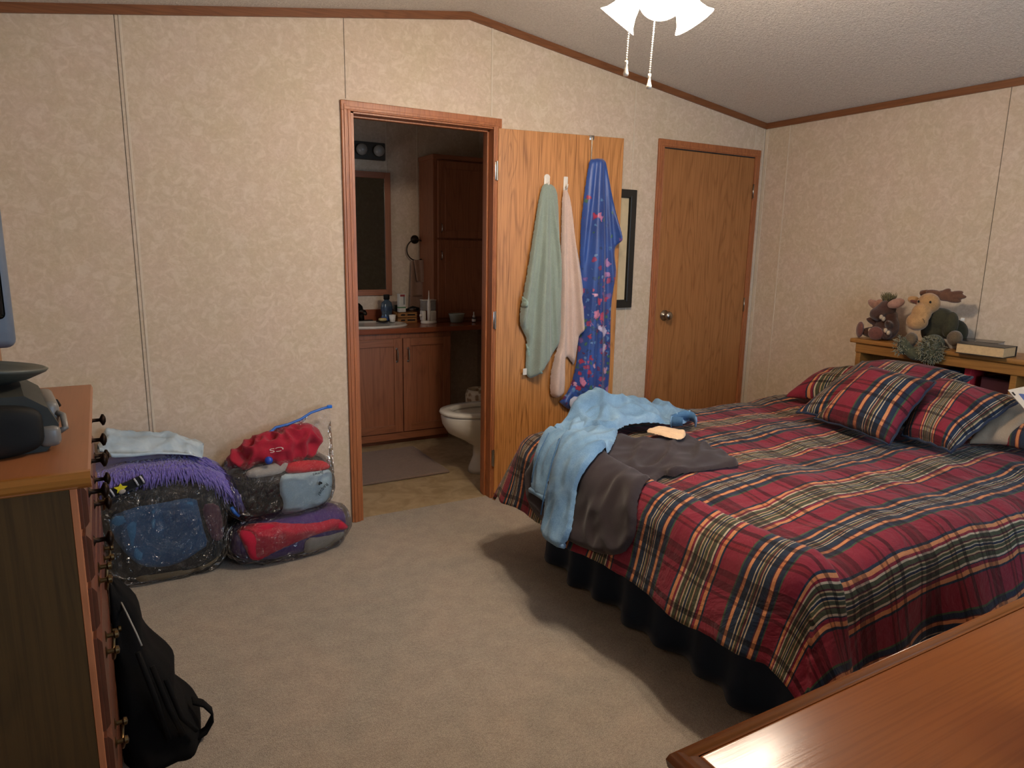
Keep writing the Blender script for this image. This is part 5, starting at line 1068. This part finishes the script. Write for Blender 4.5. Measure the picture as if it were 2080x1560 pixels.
rg = empty('towel_ring', (1.066, 1.8, 1.46), 0, label='dark round towel ring on the bathroom wall', cat='towel ring'); MB().lathe([(0, 0), (.033, 0), (.033, .008), (.020, .014), (.012, .045), (0, .048)], 28, R('X', 90)).build('wall_plate', M_BRONZE, rg, True)
MB().tube([(.080 * math.sin(a), -.043, -.080 + .080 * math.cos(a)) for a in np.linspace(0, 2 * math.pi, 41)[:-1]] + [(0, -.043, 0)], .0048, 8).build('ring', M_BRONZE, rg, True)
M_HT = terry('taupe_hand_towel', '8d6f5c'); ht = empty('hand_towel', (1.07, 1.757, 1.30), 0, label='taupe hand towel folded through the towel ring', cat='towel')
def towel_sheet(name, x0a, x0b, x1a, x1b, zt_, zb_, y_, mt):
    vs = []; n_ = 22; mm_ = 16
    for i in range(n_):
        v = i / (n_ - 1); z = zt_ + (zb_ - zt_) * v; a_ = x0a + (x1a - x0a) * v; b_ = x0b + (x1b - x0b) * v
        for j in range(mm_):
            u = j / (mm_ - 1); vs.append((a_ + (b_ - a_) * u, y_ - .008 * math.sin(u * 9 + 1) * (1 - .4 * v) - .004 * v, z - .012 * u * v))
    return thick(mesh_obj(name, vs, grid_faces(n_, mm_), mt, ht), .006, 0)
towel_sheet('back_layer', -.055, .055, -.075, .085, .0, -.385, -.012, M_HT); towel_sheet('front_layer', -.045, .055, -.02, .055, .005, -.155, -.034, M_HT)
MB().box((-.072, -.022, -.275), (.082, -.012, -.262), .001).build('border', terry('dark_towel_border', '6f523f'), ht)
tc = empty('linen_cabinet', (1.36, 1.5, zc), 0, label='tall dark oak linen cabinet on the right of the worktop', cat='cabinet')
MB().box((-.255, .02, .001), (.245, .295, 1.215), .002).build('carcass', M_CAB, tc); m = MB(); m.box((-.262, .01, 1.19), (.25, .295, 1.225), .006); m.build('crown', M_CABX, tc)
for z0_, z1_, kz in ((.03, .615, .50), (.628, 1.18, .70)):
    dd_ = MB().box((-.225, -.002, z0_), (.235, .02, z1_), .004).build('door', M_CAB, tc); MB().box((-.17, -.005, z0_ + .055), (.18, .0, z1_ - .055), .003).build('raised_panel', M_CAB, dd_)
    MB().tube([(-.20, -.002, kz + .03), (-.20, -.022, kz + .02), (-.20, -.022, kz - .02), (-.20, -.002, kz - .03)], .004, 8).build('pull', M_NICKEL, dd_, True)
# toilet
M_TO = M_PORC; to = empty('toilet', (1.05, .46, 0), 0, label='off-white toilet seen side-on through the doorway', cat='toilet')
def ring_el(cx_, rx, ry, z, n_=40, p=2.2): return [(cx_ + rx * math.copysign(abs(math.cos(a)) ** (2 / p), math.cos(a)), ry * math.copysign(abs(math.sin(a)) ** (2 / p), math.sin(a)), z) for a in np.linspace(0, 2 * math.pi, n_ + 1)[:-1]]
def loft(name, rings, mt, parent, capb=True, capt=True):
    vs = [v for r in rings for v in r]; n_ = len(rings[0]); fs = [(j * n_ + i, j * n_ + (i + 1) % n_, (j + 1) * n_ + (i + 1) % n_, (j + 1) * n_ + i) for j in range(len(rings) - 1) for i in range(n_)]
    if capb: fs.append(tuple(range(n_))[::-1])
    if capt: fs.append(tuple(range((len(rings) - 1) * n_, len(rings) * n_)))
    return mesh_obj(name, vs, fs, mt, parent)
loft('bowl', [ring_el(.02, .175, .105, 0), ring_el(.02, .170, .10, .03), ring_el(.03, .150, .092, .10), ring_el(.03, .150, .095, .17), ring_el(.0, .20, .12, .22), ring_el(-.04, .25, .155, .27), ring_el(-.065, .262, .175, .33), ring_el(-.07, .265, .182, .375), ring_el(-.07, .262, .180, .392), ring_el(-.07, .20, .125, .392), ring_el(-.07, .17, .10, .33), ring_el(-.07, .10, .07, .27)], M_TO, to)
loft('seat', [ring_el(-.07, .27, .188, .394), ring_el(-.07, .275, .192, .402), ring_el(-.07, .27, .188, .414), ring_el(-.07, .21, .13, .418), ring_el(-.07, .195, .118, .408), ring_el(-.07, .195, .118, .394)], M_TO, to, False, False)
MB().box((.19, -.10, .20), (.32, .10, .39), .03, 4).build('rear_deck', M_TO, to, 'auto'); MB().box((.22, -.22, .36), (.40, .22, .72), .03, 4).build('tank', M_TO, to, 'auto'); MB().box((.21, -.23, .72), (.41, .23, .755), .012, 3).build('tank_lid', M_TO, to, 'auto')
l_ = MB().box((.175, -.17, .415), (.205, .17, .80), .014, 3).build('seat_lid', M_TO, to, 'auto'); MB().tube([(.215, -.17, .66), (.20, -.17, .66), (.20, -.11, .655)], .006, 8).build('flush_lever', M_NICKEL, to, True)
# patterned waste basket and bath mat
wbk = empty('waste_basket', (1.27, 1.06, 0), 0, label='cream patterned waste basket between the toilet and the vanity', cat='waste basket')
t = NT('cream_floral_tin'); v = t.n('ShaderNodeTexVoronoi'); t.l(t.coord(), v.inputs[0]); v.inputs['Scale'].default_value = 26; t.fin(t.ramp(v.outputs['Distance'], [(.0, '7d6045'), (.32, '9a7d5c'), (.42, 'c6b598'), (1, 'cbbda2')]), .5)
MB().lathe([(0, 0), (.085, 0), (.10, .20), (.105, .36), (.09, .40), (.088, .40), (.10, .355), (.08, .01), (0, .01)], 32).build('basket', t.m, wbk, True)
bm_ = MB().box((.02, .50, .001), (.78, 1.13, .016), .007, 3).build('bath_mat', fabric('mauve_brown_bath_mat', '7d6a5e', 200, .1, .8, 20), None, label='mauve-brown bath mat on the bathroom vinyl before the vanity', cat='bath mat')
